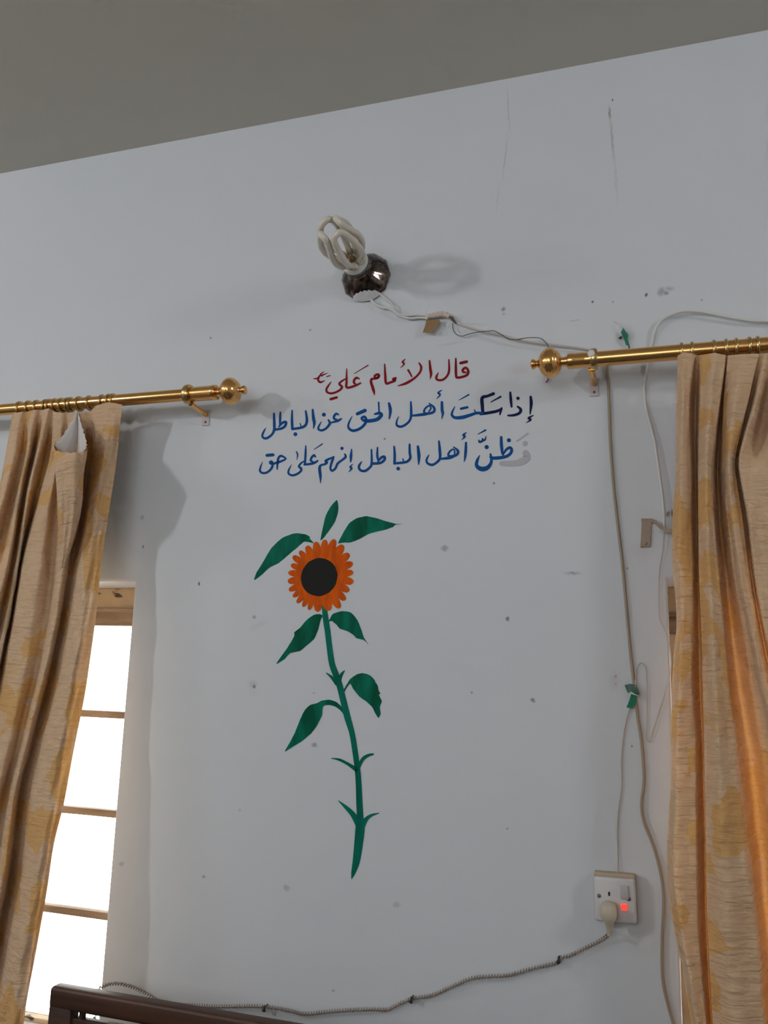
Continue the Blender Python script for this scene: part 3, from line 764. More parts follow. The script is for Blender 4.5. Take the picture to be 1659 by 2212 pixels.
# taped joint
bm = bmesh.new()
jp = smooth_path([P(919, 684, .010), P(930, 683, .011), P(945, 680, .012), (P(958, 679, .012)), P(968, 683, .012), P(977, 689, .011)], 5)
rr = [.0045 + .0032 * math.sin(PI * min(1, i / (len(jp) - 1) * 1.05)) + .0011 * math.sin(i * 1.9) for i in range(len(jp))]
add_tube(bm, jp, rr, 12); bmesh.ops.recalc_face_normals(bm, faces=bm.faces[:])
jo = tagged(link('taped_joint', bm, M_tape), 'wire joint wound in cream tape between the lamp and the right rod', 'tape')
bm = bmesh.new(); add_tube(bm, smooth_path([P(971, 685, .015), P(976, 687, .016), P(979, 692, .015), P(986, 699, .012)], 4), [.0035] * 4 + [.0045] * 4 + [.003] * 3 + [.002] * 2, 8)
link('bare_wire_end', bm, M_thread, jo)
bm = bmesh.new(); add_plate(bm, [(921, 690), (950, 691), (947, 702), (933, 719), (913, 718), (918, 704)], [.013, .013, .016, .020, .020, .016], .0012)
tagged(link('cardboard_tag', bm, M_card, smooth=False), 'small torn brown cardboard scrap hanging under the taped joint', 'cardboard')
cable('electric_wire', [(984, 697, .010), (1010, 706, .012), (1040, 715, .014), (1075, 722, .016), (1110, 731, .018), (1150, 739, .018), (1190, 744, .016), (1230, 749, .014), (1265, 754, .010), (1290, 760, .006), (1306, 775, .005), (1311, 800, .005)], .0027, M_wire_pale,
      'pale wire running from the taped joint down to the right rod bracket', 'wire')
cable('thin_wire', [(978, 698, .010), (979, 712, .012), (986, 722, .013), (998, 726, .013), (1015, 721, .013), (1035, 717, .015), (1055, 715, .019), (1068, 715, .021), (1085, 724, .020), (1098, 732, .018), (1112, 734, .022), (1130, 731, .022), (1150, 729, .022), (1168, 731, .021), (1181, 742, .020), (1185, 752, .018), (1187, 762, .012), (1186, 785, .006), (1184, 806, .004)], .0011, M_thread,
      'very thin dark wire twisted loosely around the pale wire', 'wire', 6)
cable('red_thread', [(1185, 806, .003), (1183, 815, .005), (1184, 820, .006), (1179, 826, .004)], .0016, M_pinkthread, 'short crimson thread end just below the right rod finial', 'thread', 6)
# tan cord from behind the right rod to the bottom of the frame
cable('hanging_cable', [(1309, 772, .005), (1312, 800, .005), (1315, 860, .005), (1318, 950, .005), (1325, 1045, .005), (1334, 1130, .005), (1344, 1215, .005), (1351, 1290, .005), (1357, 1360, .005), (1364, 1430, .005), (1371, 1490, .006), (1377, 1545, .006), (1384, 1590, .006), (1389, 1640, .006), (1391, 1690, .007), (1386, 1735, .008), (1391, 1775, .008), (1407, 1815, .008), (1420, 1855, .008), (1430, 1900, .008), (1434, 1950, .008), (1431, 2020, .008), (1430, 2080, .008), (1433, 2125, .008), (1443, 2170, .008), (1456, 2216, .008), (1470, 2270, .008)], .0034, M_wire_tan,
      'long tan cable hanging straight down the wall from the right rod', 'cable', 10)
# white cable that arches above the right rod and drops to the socket region
cable('electric_cable', [(1720, 700, .012), (1659, 694, .012), (1625, 693, .012), (1580, 686, .014), (1530, 676, .016), (1500, 672, .018), (1470, 673, .018), (1440, 684, .016), (1424, 698, .012), (1414, 715, .008), (1408, 740, .006), (1402, 770, .006), (1396, 800, .006), (1391, 840, .006), (1395, 880, .006), (1405, 920, .008), (1415, 960, .010), (1422, 1010, .012), (1429, 1060, .014), (1434, 1110, .012), (1434, 1150, .010)], .0035, M_wire,
      'white cable arching above the right rod then dropping beside the right curtain', 'cable', 10)
cable('telephone_wire', [(1434, 1148, .010), (1432, 1185, .008), (1425, 1225, .006), (1423, 1270, .006), (1424, 1330, .006), (1432, 1352, .006), (1440, 1368, .008), (1446, 1395, .010), (1449, 1430, .010), (1445, 1470, .010), (1436, 1500, .008), (1424, 1535, .006), (1413, 1570, .006), (1405, 1597, .005), (1399, 1601, .005), (1396, 1590, .005), (1397, 1540, .005), (1397, 1490, .005), (1396, 1450, .005), (1391, 1437, .005), (1384, 1432, .005), (1377, 1440, .005), (1373, 1460, .005), (1372, 1484, .013)], .0012, M_wire_pale,
      'thin pale wire looping down by the right curtain to the lower green tape', 'wire', 6)
cable('socket_wire', [(1362, 1526, .005), (1354, 1550, .004), (1346, 1590, .004), (1342, 1640, .004), (1342, 1700, .004), (1336, 1745, .004), (1333, 1790, .004), (1334, 1840, .004), (1334, 1886, .012)], .0017, M_wire_pale,
      'thin straight wire running from the lower green tape down into the socket', 'wire', 6)
# green tapes
bm = bmesh.new(); add_plate(bm, [(1346, 708), (1352, 716), (1357, 722), (1356, 731), (1360, 747), (1352, 745), (1348, 732), (1341, 718)], [.012, .010, .014, .010, .006, .008, .012, .010], .0008)
gt = tagged(link('tape_scrap', bm, M_gtape, smooth=False), 'twisted scrap of green tape on the wall above the right rod', 'tape')
bm = bmesh.new(); add_tube(bm, [P(1327, 695, .003), P(1338, 700, .010), P(1346, 708, .012)], .0011, 6); link('wire_tail', bm, M_wire, gt)
bm = bmesh.new(); add_tube(bm, [P(1338, 731, .006), P(1343, 728, .010)], .0028, 8); link('nail_head', bm, M_nail, gt)
bm = bmesh.new(); add_tube(bm, smooth_path([P(1357, 744, .008), P(1359, 749, .006), P(1358, 754, .004)], 3), .0018, 6); link('wire_stub', bm, M_thread, gt)
bm = bmesh.new(); add_plate(bm, [(1349, 1480), (1360, 1477), (1374, 1479), (1378, 1487), (1382, 1499), (1376, 1501), (1364, 1494), (1356, 1497)], [.010, .012, .013, .014, .014, .016, .015, .012], .0008)
gt2 = tagged(link('tape_scrap', bm, M_gtape2, smooth=False), 'piece of green tape tied round the tan cable above the socket', 'tape')
bm = bmesh.new(); add_plate(bm, [(1364, 1498), (1376, 1503), (1374, 1519), (1366, 1531), (1353, 1528), (1359, 1514)], [.015, .014, .012, .010, .010, .012], .0008)
tagged(link('tape_tail', bm, M_gtape, gt2, False), 'brighter green lower end')
bm = bmesh.new(); add_tube(bm, [P(1362, 1496, .017), P(1370, 1500, .018), P(1377, 1502, .016)], .0018, 6); tagged(link('wire_turn', bm, M_wire, gt2), 'white strand')

# rusty painted metal holdback
hb = empty('metal_bracket', P(1395, 1150), 'flat tan metal bracket screwed to the wall beside the right curtain', 'bracket')
bm = bmesh.new(); add_plate(bm, [(1386, 1122), (1408, 1122), (1407, 1150), (1405, 1181), (1383, 1182), (1385, 1150)], .005, .0046)
bmesh.ops.bevel(bm, geom=bm.edges[:], offset=.0008, segments=1, affect='EDGES'); link('wall_plate', bm, M_clip, hb, False)
bm = bmesh.new()
ar = [(1385, 1120, .006), (1408, 1120, .007), (1414, 1122, .012), (1424, 1132, .030), (1434, 1139, .042), (1448, 1142, .05), (1462, 1140, .055)]
top = [bm.verts.new(P(*a)) for a in ar]; bot = [bm.verts.new(P(a[0], a[1], a[2]) + Vector((0, .002, -.0085))) for a in ar]
t2 = [bm.verts.new(v.co + Vector((0, .003, 0))) for v in top]; b2 = [bm.verts.new(v.co + Vector((0, .003, 0))) for v in bot]
for i in range(len(ar) - 1):
    for (u, v) in ((top, bot), (t2, top), (b2, t2), (bot, b2)): bm.faces.new((u[i], u[i + 1], v[i + 1], v[i]))
bm.faces.new((top[0], bot[0], b2[0], t2[0])); bm.faces.new((top[-1], t2[-1], b2[-1], bot[-1]))
bmesh.ops.recalc_face_normals(bm, faces=bm.faces[:]); link('bracket_arm', bm, M_clip, hb, False)
bm = bmesh.new(); q = P(1394, 1174, .005); add_lathe(bm, [(0, .004), (.0018, .003)], q, (0, -1, 0), 12); link('screw', bm, M_clip, hb)

# ------------------------------------------------------------------ socket, plug and coiled cord
SC = P(1330, 1936)
so = empty('wall_socket', SC, 'white square wall socket with a lit red switch at the lower right', 'socket')
ROT = Matrix.Rotation(math.radians(-1.0), 4, 'Y')
def at_socket(bm):
    bmesh.ops.transform(bm, matrix=Matrix.Translation(SC) @ ROT, verts=bm.verts[:])
bm = bmesh.new(); add_box(bm, (-.0425, -.024, -.044), (.0425, 0, .051), .003); at_socket(bm); link('back_box', bm, M_outlet_box, so, False)
bm = bmesh.new(); add_box(bm, (-.0435, -.034, -.0455), (.0435, -.024, .0445), .006, 3); at_socket(bm); hard(link('face_plate', bm, M_outlet, so), 40)
for sx, sz in ((-.0325, .0060), (.0285, .0045)):
    bm = bmesh.new(); add_lathe(bm, [(0, .0042), (.0012, .0040)], (sx, -.034, sz), (0, -1, 0), 16); at_socket(bm); link('cover_screw', bm, M_screw, so)
bm = bmesh.new(); add_box(bm, (-.0135, -.0346, .0075), (-.0095, -.0338, .0155)); at_socket(bm); tagged(link('earth_slot', bm, M_black, so, False), 'small dark slot')
bm = bmesh.new(); add_box(bm, (.012, -.0375, .004), (.029, -.033, .031), .0015); at_socket(bm); hard(link('rocker_switch', bm, simple('greyish_switch_plastic', (.52, .48, .48), .4), so), 40)
bm = bmesh.new(); add_box(bm, (.0125, -.0375, -.0185), (.0245, -.033, -.0065), .001); at_socket(bm); tagged(link('indicator_light', bm, M_neon, so, False), 'glowing red neon square')
# plug with its coiled lead
pc = empty('power_lead', SC + Vector((-.012, -.05, -.02)), 'cream plug with a coiled lead sagging from the wall socket to the bench', 'power lead')
bm = bmesh.new()
secs = [(-.034, .0165, .0125), (-.044, .0165, .0125), (-.054, .0155, .0120), (-.062, .012, .010)]
prof3 = [(.012, .009, .012), (.008, .015, .016), (-.004, .0175, .017), (-.016, .0165, .0165), (-.026, .0105, .013), (-.036, .0075, .009), (-.048, .006, .007), (-.056, .0045, .0055)]
rings_ = []
for (z, rx, ry) in prof3:
    ring = []
    for k in range(20):
        a = 2 * PI * k / 20; c, s = math.cos(a), math.sin(a)
        ring.append(bm.verts.new((-.013 + rx * (abs(c) ** .7) * (1 if c > 0 else -1), -.0345 - ry + ry * (abs(s) ** .7) * (1 if s > 0 else -1), z - .014)))
    rings_.append(ring)
for i in range(len(rings_) - 1):
    for k in range(20): bm.faces.new((rings_[i][k], rings_[i][(k + 1) % 20], rings_[i + 1][(k + 1) % 20], rings_[i + 1][k]))
bm.faces.new(rings_[0]); bm.faces.new(rings_[-1]); bmesh.ops.recalc_face_normals(bm, faces=bm.faces[:]); at_socket(bm)
hard(link('plug', bm, M_plug, pc), 50)
pth = [(1320, 1988, .045), (1319, 2003, .038), (1314, 2018, .026), (1298, 2031, .016), (1260, 2050, .013), (1228, 2065, .013), (1212, 2068, .013), (1203, 2080, .013), (1150, 2092, .013), (1100, 2106, .013), (1060, 2109, .013), (1020, 2113, .013), (990, 2125, .013), (950, 2143, .013), (925, 2152, .013), (890, 2157, .013), (855, 2172, .013), (835, 2181, .013), (800, 2180, .013), (720, 2184, .013), (660, 2190, .014), (630, 2184, .015), (600, 2178, .015), (577, 2175, .015), (540, 2173, .016), (470, 2174, .018), (430, 2172, .02), (395, 2170, .02), (360, 2168, .02), (338, 2159, .03), (310, 2143, .05), (283, 2131, .07), (258, 2125, .085), (236, 2126, .10), (218, 2133, .11), (209, 2146, .12), (205, 2170, .13), (204, 2210, .13)]
path = smooth_path([P(*p) for p in pth], 10)
L = [0]
for i in range(1, len(path)): L.append(L[-1] + (path[i] - path[i - 1]).length)
def at_len(s):
    i = int(np.searchsorted(L, s)) ; i = min(max(i, 1), len(L) - 1)
    t = (s - L[i - 1]) / max(1e-9, L[i] - L[i - 1]); return path[i - 1].lerp(path[i], t)
pitch = .0066; turns = int(L[-1] / pitch); hel = []
for k in range(turns * 9):
    s = k / 9 * pitch; c = at_len(s); t = (at_len(min(L[-1], s + .006)) - at_len(max(0, s - .006)))
    t = t.normalized() if t.length > 1e-8 else Vector((0, 0, -1))
    u = Vector((0, -1, 0)); u = (u - u.dot(t) * t).normalized(); v = t.cross(u); a = 2 * PI * k / 9
    hel.append(c + .0033 * (math.cos(a) * u + math.sin(a) * v))
bm = bmesh.new(); add_tube(bm, hel, .0015, 5); bmesh.ops.recalc_face_normals(bm, faces=bm.faces[:])
link('coiled_lead', bm, M_coil, pc)
for (x, y, lab) in ((1208, 2066, 'black nail holding the coiled lead nearest the wall socket'), (893, 2151, 'black nail over the coiled lead below the painted sunflower stem'), (578, 2170, 'black nail over the coiled lead right of the bench end'), (361, 2163, 'black nail over the coiled lead just above the bench rail')):
    bm = bmesh.new(); p = P(x, y); add_lathe(bm, [(0, .0022), (.020, .0022), (.0205, .0042), (.023, .0040), (.024, .002)], p, (0, -1, -.25), 12)
    add_tube(bm, smooth_path([p + Vector((0, -.019, .004)), p + Vector((.001, -.021, -.001)), p + Vector((0, -.014, -.010))], 4), .0022, 8)
    bmesh.ops.recalc_face_normals(bm, faces=bm.faces[:])
    tagged(link('cable_nail', bm, M_nail), lab, 'nail', 'nails along the coiled lead')

# ------------------------------------------------------------------ bench at the lower left
BD = .30
b0 = P(107, 2131, BD); rz = P(107, 2131, BD).z
bench = empty('wooden_bench', (b0.x + .55, -BD, 0), 'dark brown wooden bench whose back rail shows at the lower left under the window', 'bench')
bx0 = b0.x; bx1 = b0.x + 1.25
hR = .044
bm = bmesh.new(); add_box(bm, (bx0, -BD, rz - hR), (bx1, -BD + .035, rz), .008, 3); hard(link('top_rail', bm, M_bench, bench), 40)
zlow = rz - hR - .014
for xx in (bx0, bx1 - .062):
    bm = bmesh.new(); add_box(bm, (xx + .001, -BD + .001, 0), (xx + .060, -BD + .034, rz - hR + .01), .006, 2); hard(link('back_post', bm, M_bench, bench), 40)
bm = bmesh.new(); add_box(bm, (bx0 + .05, -BD + .008, zlow - .10), (bx1 - .05, -BD + .028, zlow), .004); hard(link('back_slat', bm, M_bench, bench), 40)
xs_ = P(168, 2188, BD).x
for k in range(6):
    xx = xs_ + k * .205
    if xx > bx1 - .08: break
    bm = bmesh.new(); add_box(bm, (xx - .004, -BD + .010, zlow - .004), (xx + .004, -BD + .026, rz - hR + .004), .001); link('spacer', bm, M_bench, bench, False)
bm = bmesh.new(); add_box(bm, (bx0, -BD - .40, .41), (bx1, -BD + .001, .445), .006); hard(link('seat', bm, M_bench, bench), 40)
for xx in (bx0 + .02, bx1 - .07):
    bm = bmesh.new(); add_box(bm, (xx, -BD - .38, 0), (xx + .05, -BD - .33, .412), .004); hard(link('front_leg', bm, M_bench, bench), 40)

# ------------------------------------------------------------------ painted writing
OFF = .0006
_layer = [0]
def add_stroke(bm, pts, w, ox, oy, sc, taper=(0.55, 0.55), off=OFF):
    """brush stroke on the wall; pts in local zoom coordinates, w = width (number or list)"""
    P2 = [Vector((ox + x * sc, oy + y * sc)) for x, y in pts]
    ws = [q * sc * 1.18 for q in (w if isinstance(w, (list, tuple)) else [w] * len(pts))]
    if not isinstance(w, (list, tuple)):
        ws[0] *= taper[0]; ws[-1] *= taper[1]
    if len(P2) == 1:
        c = P2[0]; r = (w if not isinstance(w, (list, tuple)) else w[0]) * sc / 2 * 1.05
        V = [bm.verts.new(P(c.x + r * math.cos(2 * PI * k / 16) * (1 + .08 * math.sin(3 * k)), c.y + r * math.sin(2 * PI * k / 16), off)) for k in range(16)]
        bm.faces.new(V); return
    Q = smooth_path([Vector((p.x, p.y, ww)) for p, ww in zip(P2, ws)], 7)
    lf, rt = [], []
    for i, q in enumerate(Q):
        a = Q[max(i - 1, 0)]; b = Q[min(i + 1, len(Q) - 1)]
        t = Vector((b.x - a.x, b.y - a.y)); t = t.normalized() if t.length > 1e-6 else Vector((1, 0))
        nv = Vector((-t.y, t.x)) * max(q.z, .3) / 2
        lf.append((q.x + nv.x, q.y + nv.y)); rt.append((q.x - nv.x, q.y - nv.y))
    _layer[0] = (_layer[0] + 1) % 12
    o2 = off + _layer[0] * 2e-5
    VL = [bm.verts.new(P(x, y, o2)) for x, y in lf]; VR = [bm.verts.new(P(x, y, o2)) for x, y in rt]
    for i in range(len(Q) - 1):
        try: bm.faces.new((VL[i], VL[i + 1], VR[i + 1], VR[i]))
        except ValueError: pass
    for end, (vl, vr) in ((0, (VL[0], VR[0])), (-1, (VL[-1], VR[-1]))):
        q = Q[end]; q2 = Q[1] if end == 0 else Q[-2]
        t = Vector((q.x - q2.x, q.y - q2.y)); t = t.normalized() if t.length > 1e-6 else Vector((1, 0))
        nv = Vector((vl.co.x, 0, 0)); r = max(q.z, .3) / 2
        a0 = math.atan2(t.y, t.x)
        fan = [bm.verts.new(P(q.x + r * math.cos(a0 + s), q.y + r * math.sin(a0 + s), o2)) for s in (-PI / 3, -PI / 6, 0, PI / 6, PI / 3)]
        # order so that it runs from one side of the stroke to the other
        l2 = (Vector((lf[end][0], lf[end][1])) - Vector((q.x + r * math.cos(a0 - PI / 2), q.y + r * math.sin(a0 - PI / 2)))).length
        seq = ([vl] + fan + [vr]) if l2 < r else ([vr] + fan + [vl])
        try: bm.faces.new(seq)
        except ValueError: pass
def face_room(bm):
    for f in bm.faces:
        f.normal_update()
        if f.normal.y > 0: f.normal_flip()
def word(parent, frame, strokes, mat, name='painted_word'):
    ox, oy, sc = frame
    bm = bmesh.new()
    for s in strokes:
        add_stroke(bm, s[0], s[1], ox, oy, sc, s[2] if len(s) > 2 else (.6, .6))
    face_room(bm)
    return link(name, bm, mat, parent, False)
Z1 = (670, 760, 360 / 1659); Z2 = (860, 830, 320 / 1659); Z3 = (550, 860, 320 / 1659); Z4 = (900, 920, 280 / 1659); Z5 = (720, 930, 280 / 1659); Z6 = (540, 950, 260 / 1659)
T = (.6, .2)
red = empty('painted_inscription', P(850, 820), 'dark red handwritten Arabic heading line painted under the lamp', 'wall writing', 'painted lines of writing')
word(red, Z1, [
    ([(1497, 112), (1557, 98)], 24, (1, 1)),
    ([(1552, 205), (1525, 200), (1520, 178), (1548, 158), (1572, 185), (1568, 222), (1530, 245), (1465, 256), (1452, 230), (1450, 150), (1450, 65)], 21),
    ([(1380, 78), (1383, 180), (1366, 235), (1325, 275), (1282, 282), (1256, 268), (1260, 240), (1278, 203)], 19, T)], M_red)
word(red, Z1, [
    ([(1188, 90), (1195, 160), (1203, 220), (1194, 272)], 22, (.7, .2)),
    ([(1084, 110), (1105, 150), (1094, 200), (1042, 258), (960, 310), (875, 338)], [12, 20, 18, 18, 22, 8]),
    ([(976, 182), (1012, 246)], 20, (.9, .6)),
    ([(944, 74), (918, 102), (936, 120), (898, 160)], [8, 15, 14, 4]),
    ([(850, 262), (824, 272), (845, 285), (800, 303), (757, 313), (747, 240), (741, 122)], 20, (1, .5)),
    ([(682, 250), (660, 262), (640, 242), (670, 224), (686, 238), (660, 264), (614, 270), (606, 300), (620, 350), (632, 390), (640, 430)], [20, 18, 18, 20, 20, 18, 20, 22, 24, 22, 5])], M_red)
word(red, Z1, [
    ([(488, 268), (462, 258), (438, 280), (436, 308), (452, 318)], 19),
    ([(502, 310), (450, 335), (366, 355), (362, 290), (363, 168)], 19, (.7, .4)),
    ([(366, 262), (320, 288), (290, 318), (316, 348), (300, 376), (255, 402), (205, 413), (168, 400), (162, 370), (185, 330), (209, 298)], [10, 16, 18, 20, 18, 17, 18, 18, 17, 14, 5]),
    ([(204, 471), (263, 454)], 22, (1, 1)),
    ([(438, 216), (575, 134)], [5, 9])], M_red)
word(red, Z1, [
    ([(36, 268), (75, 262), (98, 236), (128, 244)], 14, T), ([(95, 242), (108, 218), (142, 194)], 11, T), ([(98, 240), (130, 228), (178, 210)], 12, T),
    ([(88, 255), (78, 280), (102, 302), (146, 285)], [12, 16, 18, 4]), ([(164, 246), (201, 236)], 12)], M_red)

bl1 = empty('painted_inscription', P(860, 900), 'blue handwritten Arabic line directly below the red heading, ending in navy at its right', 'wall writing', 'painted lines of writing')
word(bl1, Z2, [
    ([(1484, 142), (1490, 220), (1478, 332)], [24, 30, 12]),
    ([(1514, 350), (1460, 378), (1484, 398), (1434, 432)], [10, 20, 20, 5]),
    ([(1342, 157)], 36),
    ([(1338, 250), (1372, 282), (1358, 322), (1300, 345), (1232, 350)], [18, 28, 26, 24, 18]),
    ([(1256, 92), (1262, 170), (1270, 252)], [18, 26, 18])], M_navy)
word(bl1, Z2, [
    ([(1158, 270), (1140, 336)], [22, 16]), ([(1152, 280), (1100, 303), (1000, 322), (925, 332)], 28, (.8, 1)),
    ([(1068, 106), (1000, 132), (942, 152), (942, 240), (950, 328)], [30, 26, 32, 32, 28]), ([(1038, 200), (1148, 138)], [8, 17])], M_navy)
word(bl1, Z2, [
    ([(945, 326), (880, 322), (800, 348), (720, 370), (640, 374), (602, 345), (610, 300), (636, 252)], [26, 26, 30, 34, 28, 24, 18, 8]), ([(855, 288), (872, 322)], 20),
    ([(704, 274), (775, 258)], 26, (.9, .9)), ([(680, 178), (790, 117)], [6, 15])], M_blue)
word(bl1, Z2, [
    ([(490, 202), (492, 290), (500, 330), (488, 388)], [24, 28, 24, 6]), ([(490, 65), (448, 96), (470, 118), (430, 162)], [7, 17, 17, 5]),
    ([(348, 214), (398, 256), (406, 298), (370, 322), (305, 326), (290, 300), (312, 262), (352, 240), (366, 272), (342, 306)], [12, 22, 24, 24, 22, 20, 18, 16, 15, 12]),
    ([(350, 325), (280, 338), (150, 352)], 28), ([(142, 198), (146, 300), (140, 380), (110, 430), (50, 470), (8, 472), (-18, 450), (-12, 400), (8, 362)], [16, 24, 22, 22, 24, 24, 20, 14, 6])], M_blue)
word(bl1, Z3, [
    ([(1505, 58), (1520, 140), (1508, 232)], [22, 30, 12]), ([(1388, 48), (1394, 165)], 26),
    ([(1345, 178), (1395, 168), (1418, 184), (1408, 208), (1365, 240), (1280, 255), (1220, 250)], [18, 30, 34, 34, 34, 34, 28]),
    ([(1255, 252), (1212, 244), (1200, 222), (1230, 208), (1248, 240), (1235, 288), (1180, 340), (1110, 364), (1065, 348), (1048, 312), (1062, 260), (1092, 204)], [26, 24, 24, 24, 26, 26, 26, 26, 24, 20, 16, 6]),
    ([(1150, 176), (1236, 138)], 34, (.9, 1))], M_blue)
word(bl1, Z3, [
    ([(940, 186), (915, 174), (888, 204), (892, 232), (925, 240)], 22), ([(970, 230), (930, 254), (850, 275)], 24),
    ([(826, 246), (842, 282), (800, 338), (750, 361), (714, 346), (720, 310), (748, 262)], [16, 24, 22, 22, 20, 16, 5]), ([(775, 185)], 42)], M_blue)
word(bl1, Z3, [
    ([(650, 130), (658, 220), (668, 280), (658, 342)], [18, 28, 26, 6]), ([(572, 146), (585, 230), (580, 280), (560, 312), (510, 332), (422, 346)], 24, (.7, .9)), ([(510, 284), (522, 322)], 18),
    ([(420, 138), (418, 250), (422, 346)], 24, (.6, 1)), ([(456, 404)], 42),
    ([(272, 318), (315, 275), (350, 268), (345, 302), (310, 336), (232, 352)], 24, (.6, .9)), ([(288, 158), (285, 240), (284, 308)], 24),
    ([(216, 172), (220, 280), (218, 352), (195, 405), (140, 447), (100, 445), (86, 415), (104, 370), (126, 333)], [18, 26, 24, 22, 24, 22, 20, 16, 5])], M_blue)

bl2 = empty('painted_inscription', P(835, 990), 'lowest blue handwritten Arabic line, painted just above the sunflower', 'wall writing', 'painted lines of writing')
word(bl2, Z4, [
    ([(1082, 145), (1085, 250), (1098, 355)], [28, 34, 26]), ([(1106, 370), (1145, 305), (1195, 278), (1216, 310), (1196, 358), (1130, 396), (1000, 412), (945, 400)], [18, 26, 32, 32, 32, 34, 36, 26]), ([(1180, 184)], 50),
    ([(945, 362), (956, 420), (950, 478), (905, 535), (840, 552), (785, 530), (765, 490), (780, 430), (808, 376)], [22, 28, 34, 46, 52, 44, 36, 28, 8]), ([(896, 271)], 52),
    ([(888, 132), (874, 178), (850, 182), (842, 162), (842, 190), (805, 205), (796, 182)], [8, 20, 22, 18, 24, 24, 14]), ([(784, 106), (880, 54)], [8, 20])], M_blue)
word(bl2, Z4, [
    ([(632, 216), (628, 320), (620, 400), (608, 462)], [24, 30, 24, 5]), ([(638, 82), (600, 115), (614, 138), (574, 180)], [6, 26, 24, 4]),
    ([(470, 268), (522, 310), (528, 350), (490, 380), (418, 386), (406, 360), (432, 318), (470, 298), (488, 330), (478, 372)], [12, 26, 28, 28, 24, 24, 20, 16, 16, 12]), ([(490, 384), (420, 408), (300, 422)], 32),
    ([(285, 195), (295, 300), (298, 412), (255, 468), (200, 498), (145, 482), (125, 445), (138, 405), (158, 372)], [18, 30, 28, 26, 28, 26, 24, 20, 10])], M_blue)
word(bl2, Z5, [
    ([(1082, 204), (1095, 320), (1092, 432)], [26, 36, 14]), ([(976, 178), (978, 280), (985, 348), (950, 394), (890, 410), (780, 421)], 28, (.8, .9)), ([(890, 362), (902, 404)], 22),
    ([(778, 206), (785, 310), (782, 422)], 28, (.7, 1)), ([(830, 487)], 46),
    ([(565, 218), (562, 320), (572, 372)], 27, (.6, .8)), ([(572, 395), (615, 345), (655, 336), (652, 376), (600, 415), (500, 422)], 28, (.6, 1)),
    ([(488, 245), (490, 420), (460, 478), (400, 518), (345, 505), (326, 465), (340, 430), (362, 398)], [18, 26, 26, 28, 28, 26, 22, 10])], M_blue)
word(bl2, Z6, [
    ([(1400, 128), (1392, 220), (1388, 304)], [10, 32, 16]), ([(1416, 334), (1382, 375), (1400, 396), (1360, 442)], [6, 24, 24, 5]), ([(1268, 118)], 44),
    ([(1305, 196), (1318, 235), (1270, 278), (1208, 325), (1175, 395), (1130, 426), (1108, 392), (1120, 330), (1138, 275), (1150, 236)], [18, 28, 26, 26, 26, 26, 24, 26, 28, 24]),
    ([(1152, 238), (1085, 266), (1040, 292), (1062, 312), (1030, 335), (965, 352)], 27), ([(985, 345), (962, 370), (960, 420), (970, 500), (972, 598)], [24, 32, 34, 32, 5])], M_blue)
word(bl2, Z6, [
    ([(902, 236), (884, 213), (852, 240), (838, 285), (876, 306)], 27), ([(934, 288), (890, 316), (830, 332), (748, 342)], 28, (.7, .8)), ([(768, 82), (766, 180), (756, 335)], 25, (.5, 1)),
    ([(750, 292), (700, 326), (674, 368), (706, 400), (690, 442), (630, 480), (570, 488), (530, 460), (536, 410), (572, 344)], [16, 22, 26, 28, 26, 26, 26, 24, 20, 6]),
    ([(640, 164), (656, 205), (646, 275)], [14, 18, 5]), ([(884, 132), (996, 58)], [8, 14])], M_blue)
word(bl2, Z6, [
    ([(374, 405), (380, 310), (394, 245), (432, 222), (492, 260), (436, 292), (380, 312), (320, 328)], [16, 26, 26, 26, 20, 24, 26, 24]),
    ([(330, 330), (288, 330), (274, 308), (298, 298), (312, 340), (290, 400), (232, 450), (172, 457), (136, 427), (146, 370), (172, 306)], [22, 26, 24, 24, 26, 26, 26, 26, 24, 18, 6]),
    ([(234, 214), (316, 207)], 36, (1, 1))], M_blue)

gh = empty('painted_letter', P(1120, 985), 'faded grey wiped-out letter behind the right end of the lowest blue line', 'wall writing')
word(gh, Z4, [([(1392, 345), (1412, 395), (1365, 448), (1255, 478), (1085, 480)], [60, 78, 78, 66, 50]), ([(1390, 225)], 66), ([(1288, 192), (1424, 98)], 32)], M_ghost, 'letter_stroke')

# ------------------------------------------------------------------ painted sunflower
A = (520, 1060, 380 / 1659); Bz = (520, 1420, 380 / 1659)
sf = empty('painted_sunflower', P(770, 1800), 'tall orange sunflower with green leaves painted on the wall below the writing', 'wall painting')
def blob(name, pts, fr, mat, off, smooth=3, rough=0):
    ox, oy, sc = fr
    Q = [Vector((ox + x * sc, oy + y * sc, 0)) for x, y in pts]
    n = len(Q); out = []
    for i in range(n):
        p0, p1, p2, p3 = Q[i - 1], Q[i], Q[(i + 1) % n], Q[(i + 2) % n]
        for k in range(smooth):
            t = k / smooth
            # half-tension curve keeps the brush corners
            a = 0.5 * ((2 * p1) + (p2 - p0) * t * .7 + (2 * (p2 - p1) * 1.5 * 1.0 - (p2 - p0) * .7 * 1.0) * 0) if False else None
            h1 = 2 * t ** 3 - 3 * t ** 2 + 1; h2 = -2 * t ** 3 + 3 * t ** 2; h3 = t ** 3 - 2 * t ** 2 + t; h4 = t ** 3 - t ** 2
            q = p1 * h1 + p2 * h2 + (p2 - p0) * .33 * h3 + (p3 - p1) * .33 * h4
            if rough: q = q + Vector((random.uniform(-rough, rough), random.uniform(-rough, rough), 0))
            out.append(q)
    bm = bmesh.new(); V = [bm.verts.new(P(q.x, q.y, off)) for q in out]
    f = bm.faces.new(V); f.normal_update()
    bmesh.ops.triangulate(bm, faces=[f]); face_room(bm)
    return link(name, bm, mat, sf, False)
